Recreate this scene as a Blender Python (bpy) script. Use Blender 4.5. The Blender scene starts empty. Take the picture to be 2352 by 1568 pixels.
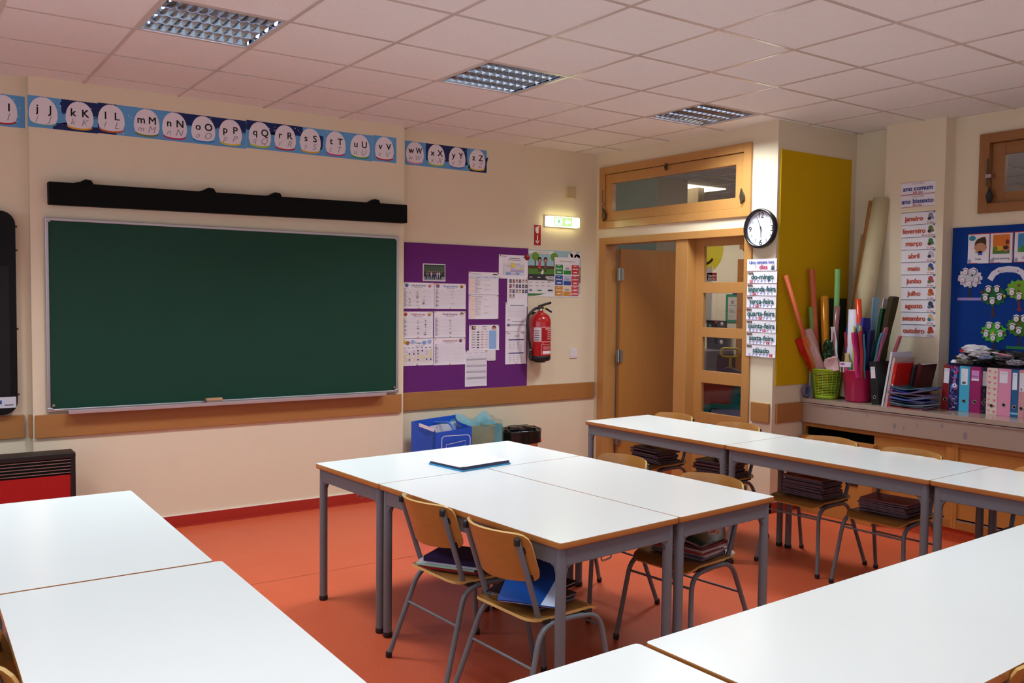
EXPOSURE, WTILT, WPOW, BTILT, BPOW, RPOW, LAMP, HALL, HEMIT, EXITE, SKYC, SPR, LAMPC, LSPR, TUBE = 0.32, 10, 15, 10, 20, 12, 15.5, 26, 2.0, 4.5, "#D6E6FF", 180, "#EAF5FA", 122, 18.0
import bpy, math, random
from mathutils import Vector as V, Matrix, Euler
random.seed(7)
C = bpy.context.scene.collection
sc = bpy.context.scene
R = math.radians

# ---------------------------------------------------------------- materials
def lin(h):
    h = h.lstrip('#')
    out = []
    for i in (0, 2, 4):
        c = int(h[i:i+2], 16)/255
        out.append(c/12.92 if c <= .04045 else ((c+.055)/1.055)**2.4)
    return out
MATS = {}
def mat(name, col, rough=.5, metal=0., noise=.06, scale=25., bump=0., stretch=(1, 1, 1), spec=.5, coat=0., col2=None, emit=None, estr=0., trans=0., alpha=1., rvar=0.):
    if name in MATS: return MATS[name]
    m = bpy.data.materials.new(name); m.use_nodes = True
    nt = m.node_tree; b = nt.nodes['Principled BSDF']
    c = lin(col)
    if col2: a, d = c, lin(col2)
    else: a, d = [min(1, x*(1-noise)) for x in c], [min(1, x*(1+noise)) for x in c]
    tc = nt.nodes.new('ShaderNodeTexCoord'); mp = nt.nodes.new('ShaderNodeMapping'); nz = nt.nodes.new('ShaderNodeTexNoise')
    mp.inputs['Scale'].default_value = stretch
    nz.inputs['Scale'].default_value = scale; nz.inputs['Detail'].default_value = 4
    mx = nt.nodes.new('ShaderNodeMix'); mx.data_type = 'RGBA'
    nt.links.new(tc.outputs['Object'], mp.inputs['Vector']); nt.links.new(mp.outputs['Vector'], nz.inputs['Vector'])
    nt.links.new(nz.outputs['Fac'], mx.inputs['Factor'])
    mx.inputs['A'].default_value = (*a, 1); mx.inputs['B'].default_value = (*d, 1)
    nt.links.new(mx.outputs['Result'], b.inputs['Base Color'])
    b.inputs['Roughness'].default_value = rough; b.inputs['Metallic'].default_value = metal
    b.inputs['Specular IOR Level'].default_value = spec; b.inputs['Coat Weight'].default_value = coat; b.inputs['Coat Roughness'].default_value = .12
    b.inputs['Transmission Weight'].default_value = trans; b.inputs['Alpha'].default_value = alpha
    if rvar:
        mr = nt.nodes.new('ShaderNodeMapRange'); mr.inputs['To Min'].default_value = rough-rvar; mr.inputs['To Max'].default_value = rough+rvar
        nt.links.new(nz.outputs['Fac'], mr.inputs['Value']); nt.links.new(mr.outputs['Result'], b.inputs['Roughness'])
    if emit:
        b.inputs['Emission Color'].default_value = (*lin(emit), 1); b.inputs['Emission Strength'].default_value = estr
    if bump:
        bp = nt.nodes.new('ShaderNodeBump'); bp.inputs['Strength'].default_value = bump; bp.inputs['Distance'].default_value = .004
        nt.links.new(nz.outputs['Fac'], bp.inputs['Height']); nt.links.new(bp.outputs['Normal'], b.inputs['Normal'])
    MATS[name] = m
    return m
def wood(name, a, b_, scale=6., stretch=(1, 9, 9), rough=.38, coat=.15, fine=.35):
    if name in MATS: return MATS[name]
    m = mat(name, a, rough, col2=b_, scale=scale, stretch=stretch, coat=coat)
    nt = m.node_tree; nz = [n for n in nt.nodes if n.type == 'TEX_NOISE'][0]; nz.inputs['Distortion'].default_value = .6; nz.inputs['Detail'].default_value = 8
    mp = [n for n in nt.nodes if n.type == 'MAPPING'][0]; mx = [n for n in nt.nodes if n.type == 'MIX'][0]
    n2 = nt.nodes.new('ShaderNodeTexNoise'); n2.inputs['Scale'].default_value = scale*9; n2.inputs['Detail'].default_value = 3
    nt.links.new(mp.outputs['Vector'], n2.inputs['Vector'])
    ma = nt.nodes.new('ShaderNodeMath'); ma.operation = 'MULTIPLY_ADD'; ma.inputs[1].default_value = fine; ma.inputs[2].default_value = -.5*fine
    nt.links.new(n2.outputs['Fac'], ma.inputs[0])
    ad = nt.nodes.new('ShaderNodeMath'); ad.operation = 'ADD'; ad.use_clamp = True
    nt.links.new(nz.outputs['Fac'], ad.inputs[0]); nt.links.new(ma.outputs[0], ad.inputs[1]); nt.links.new(ad.outputs[0], mx.inputs['Factor'])
    return m
def ink(h, rough=.55):
    return mat('ink_'+h.lstrip('#').lower()+('' if rough == .55 else '_%d' % (rough*100)), h, rough, noise=.03, scale=60, spec=.3)
def glass(name='clear_glass', tint='#FFFFFF', rough=0.):
    if name in MATS: return MATS[name]
    m = bpy.data.materials.new(name); m.use_nodes = True; nt = m.node_tree; nt.nodes.clear()
    o = nt.nodes.new('ShaderNodeOutputMaterial'); mx = nt.nodes.new('ShaderNodeMixShader'); t = nt.nodes.new('ShaderNodeBsdfTransparent'); g = nt.nodes.new('ShaderNodeBsdfGlossy')
    t.inputs['Color'].default_value = (*lin(tint), 1); g.inputs['Roughness'].default_value = rough+.02
    lw = nt.nodes.new('ShaderNodeLayerWeight'); pw = nt.nodes.new('ShaderNodeMath'); pw.operation = 'POWER'; pw.inputs[1].default_value = 4.5
    f = nt.nodes.new('ShaderNodeMath'); f.operation = 'MULTIPLY_ADD'; f.inputs[1].default_value = .9; f.inputs[2].default_value = .03
    nt.links.new(lw.outputs['Facing'], pw.inputs[0]); nt.links.new(pw.outputs[0], f.inputs[0])
    nt.links.new(f.outputs[0], mx.inputs[0]); nt.links.new(t.outputs[0], mx.inputs[1]); nt.links.new(g.outputs[0], mx.inputs[2]); nt.links.new(mx.outputs[0], o.inputs[0])
    MATS[name] = m
    return m

# ---------------------------------------------------------------- mesh builder
class M:
    def __init__(s, T=None):
        s.v = []; s.f = []; s.fm = []; s.fs = []; s.mats = []; s.T = T or Matrix()
    def mi(s, m):
        if m not in s.mats: s.mats.append(m)
        return s.mats.index(m)
    def add(s, verts, faces, m, smooth=False, T=None):
        n = len(s.v); t = s.T @ T if T is not None else s.T
        s.v += [t @ V(p) for p in verts]
        k = s.mi(m)
        for f in faces: s.f.append([n+i for i in f]); s.fm.append(k); s.fs.append(smooth)
        return s
    def box(s, x0, x1, y0, y1, z0, z1, m, T=None):
        p = [(x, y, z) for z in (z0, z1) for y in (y0, y1) for x in (x0, x1)]
        return s.add(p, [(0, 2, 3, 1), (4, 5, 7, 6), (0, 1, 5, 4), (2, 6, 7, 3), (0, 4, 6, 2), (1, 3, 7, 5)], m, False, T)
    def prism(s, poly, z0, z1, m, T=None, smooth=False, mtop=None):
        n = len(poly)
        v = [(x, y, z0) for x, y in poly]+[(x, y, z1) for x, y in poly]
        s.add(v, [(i, (i+1) % n, n+(i+1) % n, n+i) for i in range(n)], m, smooth, T)
        s.add([(x, y, z0) for x, y in poly], [tuple(range(n))[::-1]], m, False, T)
        s.add([(x, y, z1) for x, y in poly], [tuple(range(n))], mtop or m, False, T)
        return s
    def tube(s, pts, r, m, seg=10, caps=True, T=None):
        pts = [V(p) for p in pts]; n = len(pts); rr = r if isinstance(r, (list, tuple)) else [r]*n
        tan = [(pts[min(i+1, n-1)]-pts[max(i-1, 0)]).normalized() for i in range(n)]
        u = tan[0].orthogonal().normalized(); vs = []
        for i in range(n):
            u = (u-tan[i]*u.dot(tan[i])).normalized(); w = tan[i].cross(u)
            vs += [pts[i]+(u*math.cos(2*math.pi*k/seg)+w*math.sin(2*math.pi*k/seg))*rr[i] for k in range(seg)]
        fs = [(i*seg+k, i*seg+(k+1) % seg, (i+1)*seg+(k+1) % seg, (i+1)*seg+k) for i in range(n-1) for k in range(seg)]
        s.add(vs, fs, m, True, T)
        if caps:
            s.add(vs[:seg], [tuple(range(seg))[::-1]], m, False, T); s.add(vs[-seg:], [tuple(range(seg))], m, False, T)
        return s
    def lathe(s, prof, m, seg=24, T=None, smooth=True):
        vs = []; fs = []
        for r, z in prof: vs += [(r*math.cos(2*math.pi*k/seg), r*math.sin(2*math.pi*k/seg), z) for k in range(seg)]
        for i in range(len(prof)-1):
            fs += [(i*seg+k, i*seg+(k+1) % seg, (i+1)*seg+(k+1) % seg, (i+1)*seg+k) for k in range(seg)]
        return s.add(vs, fs, m, smooth, T)
    def surf(s, fn, nu, nv, m, thick=0., T=None, smooth=True, medge=None):
        P = [[V(fn(i/nu, j/nv)) for i in range(nu+1)] for j in range(nv+1)]
        idx = lambda i, j: j*(nu+1)+i
        fs = [(idx(i, j), idx(i+1, j), idx(i+1, j+1), idx(i, j+1)) for j in range(nv) for i in range(nu)]
        top = [p for r_ in P for p in r_]
        s.add(top, fs, m, smooth, T)
        if thick:
            nr = []
            for j in range(nv+1):
                for i in range(nu+1):
                    a = P[j][min(i+1, nu)]-P[j][max(i-1, 0)]; b = P[min(j+1, nv)][i]-P[max(j-1, 0)][i]
                    c = a.cross(b); nr.append(c.normalized() if c.length > 1e-12 else V((0, 0, 1)))
            bot = [p-n*thick for p, n in zip(top, nr)]
            s.add(bot, [f[::-1] for f in fs], m, smooth, T)
            ring = [idx(i, 0) for i in range(nu+1)]+[idx(nu, j) for j in range(1, nv+1)]+[idx(i, nv) for i in range(nu-1, -1, -1)]+[idx(0, j) for j in range(nv-1, 0, -1)]
            L = len(ring)
            s.add([top[k] for k in ring]+[bot[k] for k in ring], [(L+k, L+(k+1) % L, (k+1) % L, k) for k in range(L)], medge or m, False, T)
        return s
    # ---- print on a sheet lying in local x (right) y (up) z (out)
    def rect(s, x0, x1, y0, y1, h, k=1, z=0.):
        zz = z+k*.0004
        return s.add([(x0, y0, zz), (x1, y0, zz), (x1, y1, zz), (x0, y1, zz)], [(0, 1, 2, 3)], h if not isinstance(h, str) else ink(h))
    def poly(s, pts, h, k=1, z=0.):
        return s.add([(x, y, z+k*.0004) for x, y in pts], [tuple(range(len(pts)))], h if not isinstance(h, str) else ink(h))
    def disc(s, cx, cy, rx, ry, h, k=1, a0=0, a1=360, z=0., n=20):
        full = abs(a1-a0) >= 360
        pts = [(cx+rx*math.cos(R(a0+(a1-a0)*i/n)), cy+ry*math.sin(R(a0+(a1-a0)*i/n))) for i in range(n if full else n+1)]
        return s.poly(pts, h, k, z)
    def band(s, pts, w, h, k=1, z=0.):
        pts = [V((x, y)) for x, y in pts]; n = len(pts); L = []; Rr = []
        for i in range(n):
            t = (pts[min(i+1, n-1)]-pts[max(i-1, 0)]).normalized(); nn = V((-t.y, t.x))*w/2
            L.append(pts[i]+nn); Rr.append(pts[i]-nn)
        vs = [(p.x, p.y, z+k*.0004) for p in Rr+L]
        return s.add(vs, [(i, i+1, n+i+1, n+i) for i in range(n-1)], h if not isinstance(h, str) else ink(h))
    def text(s, t, cx, cy, size, h, k=2, bold=0., shear=0., maxw=None, align='C', z=0., xs=1.):
        vs, fs, bb = textgeo(t, min(bold, 0), shear)
        w = bb[1]-bb[0]; sx = size*xs
        if maxw and w*sx > maxw: sx = maxw/w
        ox = cx-(bb[0]+bb[1])/2*sx if align == 'C' else cx-bb[0]*sx
        oy = cy-size*.36
        mt = h if not isinstance(h, str) else ink(h)
        q = max(bold, 0)*1.9
        for n_, (dx, dy) in enumerate(((0, 0), (-q, -q*.6), (q, -q*.6), (-q, q*.6), (q, q*.6)) if q else ((0, 0),)):
            s.add([(ox+(x+dx*size/sx)*sx, oy+(y+dy)*size, z+k*.0004+n_*.00002) for x, y in vs], fs, mt)
        return s
    def lines(s, x0, x1, ys, h='#9a94a0', w=.0016, k=2, frac=(1.,), z=0.):
        for i, y in enumerate(ys):
            s.rect(x0, x0+(x1-x0)*frac[i % len(frac)], y, y+w, h, k, z)
        return s
    def mesh(s, name):
        me = bpy.data.meshes.new(name)
        me.from_pydata([tuple(p) for p in s.v], [], s.f)
        for m in s.mats: me.materials.append(m)
        me.polygons.foreach_set('material_index', s.fm); me.polygons.foreach_set('use_smooth', s.fs)
        me.update()
        return me
    def build(s, name, parent=None, loc=(0, 0, 0), rot=(0, 0, 0), bevel=0.):
        o = bpy.data.objects.new(name, s.mesh(name)); C.objects.link(o)
        o.location = loc; o.rotation_euler = rot
        if parent: o.parent = parent
        if bevel:
            b = o.modifiers.new('bevel', 'BEVEL'); b.width = bevel; b.segments = 2; b.limit_method = 'ANGLE'; b.angle_limit = R(40)
        return o
_TG = {}
def textgeo(t, bold, shear):
    key = (t, bold, shear)
    if key in _TG: return _TG[key]
    cu = bpy.data.curves.new('glyphs', 'FONT'); cu.body = t; cu.size = 1; cu.offset = bold; cu.shear = shear; cu.resolution_u = 3
    ob = bpy.data.objects.new('glyphs', cu); C.objects.link(ob)
    dg = bpy.context.evaluated_depsgraph_get(); dg.update()
    me = bpy.data.meshes.new_from_object(ob.evaluated_get(dg))
    vs = [(v.co.x, v.co.y) for v in me.vertices]; fs = [tuple(p.vertices) for p in me.polygons]
    # keep faces turned towards +z
    out = []
    for f in fs:
        a = sum(vs[f[i]][0]*vs[f[(i+1) % len(f)]][1]-vs[f[(i+1) % len(f)]][0]*vs[f[i]][1] for i in range(len(f)))
        out.append(f if a > 0 else f[::-1])
    xs = [p[0] for p in vs] or [0, 1]; ys = [p[1] for p in vs] or [0, 1]
    bpy.data.objects.remove(ob); bpy.data.curves.remove(cu); bpy.data.meshes.remove(me)
    _TG[key] = (vs, out, (min(xs), max(xs), min(ys), max(ys)))
    return _TG[key]
def fillet(pts, rad, n=5):
    pts = [V(p) for p in pts]; out = [pts[0]]
    for i in range(1, len(pts)-1):
        a, b, c = pts[i-1], pts[i], pts[i+1]; r = rad[i-1] if isinstance(rad, (list, tuple)) else rad
        d0 = (a-b); d1 = (c-b); r0 = min(r, d0.length*.49); r1 = min(r, d1.length*.49)
        p0 = b+d0.normalized()*r0; p1 = b+d1.normalized()*r1
        for k in range(n+1):
            t = k/n; out.append(p0*(1-t)**2+b*2*t*(1-t)+p1*t*t)
    out.append(pts[-1])
    return out
def rrect(w, h, r, n=4, cx=0., cy=0.):
    out = []
    for sx, sy, a0 in ((1, 1, 0), (-1, 1, 90), (-1, -1, 180), (1, -1, 270)):
        for k in range(n+1):
            a = R(a0+90*k/n); out.append((cx+sx*(w/2-r)+r*math.cos(a), cy+sy*(h/2-r)+r*math.sin(a)))
    return out

# ---------------------------------------------------------------- scene objects
def tag(o, label, cat, group=None, kind=None):
    o['label'] = label; o['category'] = cat
    if group: o['group'] = group
    if kind: o['kind'] = kind
    return o
def thing(name, label, cat, loc=(0, 0, 0), rot=(0, 0, 0), group=None):
    o = bpy.data.objects.new(name, None); C.objects.link(o); o.empty_display_size = .05
    o.location = loc; o.rotation_euler = rot
    return tag(o, label, cat, group)
def struct(m, name, label, cat, **k):
    return tag(m.build(name, **k), label, cat, None, 'structure')
def copy_tree(o, loc=None, rot=None, label=None, group=None):
    r = o.copy(); C.objects.link(r)
    if loc is not None: r.location = loc
    if rot is not None: r.rotation_euler = rot
    if label: r['label'] = label
    if group: r['group'] = group
    for ch in list(o.children):
        c = ch.copy(); C.objects.link(c); c.parent = r
        for g in ch.children:
            d = g.copy(); C.objects.link(d); d.parent = c
    return r
SOUTH = (R(90), 0, 0)            # sheet on a wall that faces -y
WEST = (R(90), 0, R(-90))        # sheet on a wall that faces -x
YP, YW, XD, XR, XP, YS = .2685, .345, 4.46, 5.45, 5.32, -1.75   # pier, recess, door wall, far right wall, right pier, side wall
# ---------------------------------------------------------------- camera and light
cam = bpy.data.cameras.new('camera'); co = bpy.data.objects.new('camera', cam); C.objects.link(co); sc.camera = co
cam.sensor_width = 36; cam.lens = 2043.49/2352*36; cam.clip_start = .05
yaw, pitch, roll = .6124, -.0474, .0111
fw = V((math.sin(yaw)*math.cos(pitch), math.cos(yaw)*math.cos(pitch), math.sin(pitch)))
rt = V((math.cos(yaw), -math.sin(yaw), 0)); up = rt.cross(fw)
r2 = rt*math.cos(roll)+up*math.sin(roll); u2 = up*math.cos(roll)-rt*math.sin(roll)
co.matrix_world = Matrix(((r2.x, u2.x, -fw.x, -1.0728), (r2.y, u2.y, -fw.y, -6.1539), (r2.z, u2.z, -fw.z, 1.6242), (0, 0, 0, 1)))
sc.view_settings.view_transform = 'Standard'; sc.view_settings.look = 'None'; sc.view_settings.gamma = 1; sc.view_settings.use_curve_mapping = False
sc.view_settings.exposure = EXPOSURE
cy = sc.cycles; cy.max_bounces = 7; cy.diffuse_bounces = 4; cy.glossy_bounces = 3; cy.transmission_bounces = 4; cy.transparent_max_bounces = 8; cy.caustics_reflective = False; cy.caustics_refractive = False; cy.use_adaptive_sampling = True; cy.adaptive_threshold = .02
w = bpy.data.worlds.new('sky'); sc.world = w; w.use_nodes = True
bg = w.node_tree.nodes['Background']
sky = w.node_tree.nodes.new('ShaderNodeTexSky'); sky.sky_type = 'HOSEK_WILKIE'; sky.turbidity = 3; sky.sun_direction = (.5, -.6, .6)
w.node_tree.links.new(sky.outputs[0], bg.inputs[0]); bg.inputs[1].default_value = .6
def area(name, loc, rot, sx, sy, power, col, spread=SPR):
    l = bpy.data.lights.new(name, 'AREA'); l.shape = 'RECTANGLE'; l.size = sx; l.size_y = sy; l.energy = power; l.color = lin(col); l.spread = R(spread)
    o = bpy.data.objects.new(name, l); C.objects.link(o); o.location = loc; o.rotation_euler = rot
    return o
WIN_Y = [(-8.2, -6.5), (-6.3, -4.6), (-4.4, -2.7), (-2.5, -.8)]
for a, b in WIN_Y:   # daylight through the four windows of the left wall (outside the frame)
    area('window_daylight', (-2.78, (a+b)/2, 1.8), (0, R(-90+WTILT), 0), 1.7, b-a, WPOW, SKYC, 180)
area('window_daylight', (1.45, -8.72, 1.8), (R(90-BTILT), 0, 0), 7.4, 1.6, BPOW, SKYC, 180)
for i in (-3, 0, 3, 6):   # the louvred ceiling lights are lit; their louvres cut the light off towards the horizon
    for j in (-3, -8, -13):
        area('ceiling_lamp', (.6*i+.3, .6*j+.3, 2.985), (0, 0, 0), .54, .54, LAMP*(1.6 if (i, j) == (6, -3) else {-3: 1.2, -8: .66, -13: .6}[j]), LAMPC, LSPR+(15 if (i, j) == (6, -3) else 0))
for x, y, hp in ((5.5, -1.15, .16), (8.3, 3.3, .8), (7.2, -3., .8)):  # unseen fill lights added to brighten the hall, without fixtures
    area('hall_lamp', (x, y, 2.93), (0, 0, 0), .8, .8, HALL*hp, "#FFF1DE", 180)

# ---------------------------------------------------------------- materials
m_wall = mat('cream_paint', '#E3D5B8', .75, noise=.02, scale=8, bump=.04, spec=.25)
m_hall = mat('hall_paint', '#E9E0CC', .8, noise=.02, scale=8)
m_trimw = wood('beech_trim', '#A06A36', '#B27A42', 3, (1, 10, 10), rough=.42)
m_trimv = wood('beech_trim_crosswise', '#A06A36', '#B27A42', 3, (10, 1, 10), rough=.42)
m_door = wood('varnished_door_wood', '#B27C40', '#C08C50', 2.2, (10, 10, 1), rough=.33, coat=.25)
m_leaf = wood('door_leaf_veneer', '#AD7232', '#B97E3C', 2.2, (10, 10, 1), rough=.36, coat=.2)
m_cab = wood('cabinet_veneer', '#AE7232', '#BC8040', 2.5, (10, 10, 1), rough=.4)
m_cabh = wood('cabinet_rail_veneer', '#9A602A', '#AC7235', 2.5, (10, 1, 10), rough=.4)
m_white = mat('white_laminate', '#E7ECE9', .2, noise=.012, scale=3, spec=.5)
m_edge = wood('beech_edge', '#A0642C', '#BC8042', 5, (1.2, 1.2, 30), rough=.35, coat=.3)
m_grey = mat('grey_painted_steel', '#6C7176', .34, noise=.04, scale=40, spec=.5)
m_black = mat('black_plastic', '#17171A', .4, noise=.1, scale=50)
m_steel = mat('bare_steel', '#B9B7B4', .3, 1., noise=.05, scale=60)
m_alu = mat('brushed_aluminium', '#B9B4B6', .38, .85, noise=.05, scale=30, stretch=(1, 30, 30))
m_ply = wood('plywood', '#9C662C', '#B57C3A', 4, (1.5, 9, 9), rough=.3, coat=.35)
m_plye = wood('plywood_edge', '#C29A52', '#D6B26B', 8, (3, 3, 40), rough=.4)
m_paper = mat('white_paper', '#E9E4EA', .7, noise=.015, scale=12, spec=.2)
m_base = mat('red_vinyl_skirting', '#A83024', .4, noise=.12, scale=160, spec=.4)
m_marble = mat('speckled_stone', '#A69282', .16, noise=.10, scale=140, spec=.5, coat=.2)
m_yellow = mat('yellow_felt', '#CDA50F', .9, noise=.05, scale=90, bump=.1, spec=.1)
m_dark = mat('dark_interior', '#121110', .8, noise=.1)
m_mirror = mat('polished_louvre', '#DADDE2', .07, 1., noise=.03, scale=40)
# floor: orange vinyl with fine flecks
m_floor = mat('orange_vinyl_floor', '#C45432', .42, col2='#CE603E', scale=5, spec=.35, coat=.04)
nt = m_floor.node_tree; mx = [n for n in nt.nodes if n.type == 'MIX'][0]; bs = nt.nodes['Principled BSDF']; tc = [n for n in nt.nodes if n.type == 'TEX_COORD'][0]
vz = nt.nodes.new('ShaderNodeTexNoise'); vz.inputs['Scale'].default_value = 170; vz.inputs['Detail'].default_value = 2
rp = nt.nodes.new('ShaderNodeValToRGB'); rp.color_ramp.elements[0].position = .35; rp.color_ramp.elements[0].color = (.62, .55, .5, 1); rp.color_ramp.elements[1].position = .66; rp.color_ramp.elements[1].color = (1.25, 1.3, 1.3, 1)
m2 = nt.nodes.new('ShaderNodeMix'); m2.data_type = 'RGBA'; m2.blend_type = 'MULTIPLY'; m2.inputs['Factor'].default_value = .55
nt.links.new(tc.outputs['Object'], vz.inputs['Vector']); nt.links.new(vz.outputs['Fac'], rp.inputs[0]); nt.links.new(mx.outputs['Result'], m2.inputs['A']); nt.links.new(rp.outputs[0], m2.inputs['B']); nt.links.new(m2.outputs['Result'], bs.inputs['Base Color'])
# ceiling tile: fissured mineral fibre
m_tile = mat('mineral_fibre_tile', '#EDEDEA', .9, noise=.02, scale=14, spec=.15)
nt = m_tile.node_tree; mx = [n for n in nt.nodes if n.type == 'MIX'][0]; bs = nt.nodes['Principled BSDF']; tc = [n for n in nt.nodes if n.type == 'TEX_COORD'][0]
vz = nt.nodes.new('ShaderNodeTexNoise'); vz.inputs['Scale'].default_value = 120; vz.inputs['Detail'].default_value = 3; vz.inputs['Roughness'].default_value = .7
rp = nt.nodes.new('ShaderNodeValToRGB'); rp.color_ramp.elements[0].position = .30; rp.color_ramp.elements[0].color = (.55, .5, .48, 1); rp.color_ramp.elements[1].position = .40; rp.color_ramp.elements[1].color = (1, 1, 1, 1)
m2 = nt.nodes.new('ShaderNodeMix'); m2.data_type = 'RGBA'; m2.blend_type = 'MULTIPLY'; m2.inputs['Factor'].default_value = .8
nt.links.new(tc.outputs['Object'], vz.inputs['Vector']); nt.links.new(vz.outputs['Fac'], rp.inputs[0]); nt.links.new(mx.outputs['Result'], m2.inputs['A']); nt.links.new(rp.outputs[0], m2.inputs['B']); nt.links.new(m2.outputs['Result'], bs.inputs['Base Color'])
m_tbar = mat('white_enamel_bar', '#CDC3BA', .22, noise=.03, scale=30, spec=.6)

# ---------------------------------------------------------------- shell
X0, Y0 = -2.7, -8.65
struct(M().box(X0-.1, XR+.1, Y0-.1, .5, -.08, 0, m_floor).add([(X0, -1.272, .0003), (XR, -1.272, .0003), (XR, -1.266, .0003), (X0, -1.266, .0003)], [(0, 1, 2, 3)], mat('floor_weld_seam', '#8E3A22', .5)), 'floor', 'orange speckled vinyl floor of the classroom', 'floor')
LIGHTS = [(0, -3), (3, -3), (6, -3)]
c = M()
for i in range(-5, 10):
    for j in range(-15, 1):
        if (i, j) in LIGHTS: continue
        x0, x1, y0, y1 = max(.6*i, X0), min(.6*i+.6, XR), max(.6*j, Y0), min(.6*j+.6, .45)
        if x1 <= x0 or y1 <= y0: continue
        c.add([(x0, y0, 3), (x0, y1, 3), (x1, y1, 3), (x1, y0, 3)], [(0, 1, 2, 3)], m_tile)
for i in range(-4, 10):
    c.box(.6*i-.010, .6*i+.010, Y0, .4, 2.9965, 3.003, m_tbar)
for j in range(-14, 1):
    c.box(X0, XR, .6*j-.010, .6*j+.010, 2.997, 3.0025, m_tbar)
struct(c, 'ceiling', 'suspended ceiling of pale square mineral tiles on a metal grid', 'ceiling')
struct(M().box(X0-.12, XR+.12, Y0-.1, .5, 3.2, 3.25, m_dark), 'roof_slab', 'dark concrete slab above the suspended ceiling', 'roof')
# back wall: recessed wall and the pier that carries the chalkboard
struct(M().box(X0, XD+.1, YW, YW+.12, 0, 3.2, m_wall), 'wall_back', 'cream wall behind the purple board and fire extinguisher', 'wall')
struct(M().box(-.318, 2.36, YP, YW+.02, 0, 3.2, m_wall), 'wall_pier', 'cream wall pier that carries the green chalkboard', 'wall')
wl = M()
wl.box(X0-.12, X0, Y0, YW, 0, .95, m_wall).box(X0-.12, X0, Y0, YW, 2.65, 3.2, m_wall)
e = [Y0]+[q for ab in WIN_Y for q in ab]+[YW]
for k in range(0, len(e), 2): wl.box(X0-.12, X0, e[k], e[k+1], .95, 2.65, m_wall)
struct(wl, 'wall_left', 'cream wall with the classroom windows', 'wall')
for k, (a, b) in enumerate(WIN_Y):
    f = M()
    for y in (a, (a+b)/2-.025, b-.05): f.box(X0-.09, X0-.03, y, y+.05, .95, 2.65, m_alu)
    for z in (.95, 1.5, 2.6): f.box(X0-.09, X0-.03, a, b, z, z+.05, m_alu)
    struct(f, 'window_%d' % (k+2), 'aluminium framed classroom window in the left wall', 'window')
area('window_daylight', (XR+.2, -6.65, 1.82), (0, R(90-WTILT), 0), 1.6, 3.4, RPOW, SKYC, 180)  # invented window and its daylight, added so the ceiling louvres reflect something bright
f = M()
for y in (-8.4, -6.68, -4.95): f.box(XR+.03, XR+.09, y, y+.05, 1.0, 2.65, m_alu)
for z in (1.0, 2.6): f.box(XR+.03, XR+.09, -8.4, -4.9, z, z+.05, m_alu)
struct(f, 'window_7', 'aluminium framed window at the rear of the right wall', 'window')
wb = M().box(X0, -2.3, Y0-.1, Y0, 0, 3.2, m_wall).box(5.2, XR, Y0-.1, Y0, 0, 3.2, m_wall).box(-2.3, 5.2, Y0-.1, Y0, 0, .95, m_wall).box(-2.3, 5.2, Y0-.1, Y0, 2.65, 3.2, m_wall)
struct(wb, 'wall_rear', 'cream wall at the rear of the classroom', 'wall')
# door wall with door opening and fanlight opening
DT = .15
wd = M()
wd.box(XD, XD+DT, .24, YW+.1, 0, 3.2, m_wall).box(XD, XD+DT, -1.5, .24, 2.19, 2.31, m_wall).box(XD, XD+DT, -1.5, .24, 2.85, 3.2, m_wall)
wd.box(XD, XD+DT, YS, -1.5, 0, 3.2, m_wall)
struct(wd, 'wall_door_side', 'cream wall around the door and its fanlight', 'wall')
struct(M().box(XD+DT, XR+.1, YS, YS+.14, 0, 3.2, m_wall), 'wall_side', 'cream wall behind the tall yellow board', 'wall')
wr = M()
wr.box(XR, XR+.12, YS, -2.81, 0, 3.2, m_wall).box(XR, XR+.12, -4.24, -2.81, 0, 2.33, m_wall).box(XR, XR+.12, -4.24, -2.81, 2.80, 3.2, m_wall).box(XR, XR+.12, -4.9, -4.24, 0, 3.2, m_wall).box(XR, XR+.12, Y0, -4.9, 0, 1.0, m_wall).box(XR, XR+.12, Y0, -4.9, 2.65, 3.2, m_wall).box(XR, XR+.12, Y0, -8.4, 1.0, 2.65, m_wall)
struct(wr, 'wall_right', 'cream wall behind the counter and the blue board', 'wall')
struct(M().box(XP, XR+.02, -2.575, -2.095, 0, 3.2, m_wall), 'wall_right_pier', 'cream wall pier that carries the month cards', 'wall')
# skirting
for nm, lab, b in (('baseboard_pier', 'dark red skirting under the chalkboard', (-.33, 2.372, YP-.012, YP)), ('baseboard_back', 'dark red skirting behind the bags', (2.36, XD, YW-.012, YW)), ('baseboard_back_left', 'dark red skirting behind the heater', (X0, -.318, YW-.012, YW))):
    struct(M().box(b[0], b[1], b[2], b[3]+.005, 0, .078, m_base).box(b[0], b[1], b[2]+.001, b[3]+.004, .078, .083, mat('cream_bead', '#E8DFD2', .5)).box(b[0], b[1], b[2]-.03, b[3], 0, .004, m_base), nm, lab, 'skirting')
struct(M().box(XD-.012, XD+.005, .282, YW, 0, .078, m_base), 'baseboard_door_corner', 'dark red skirting in the corner left of the door', 'skirting')
struct(M().box(XD-.012, XD+.005, YS-.012, -1.535, 0, .078, m_base).box(XD-.012, XR, YS-.012, YS+.005, 0, .078, m_base), 'baseboard_right_corner', 'dark red skirting around the pillar right of the door', 'skirting')
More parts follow.
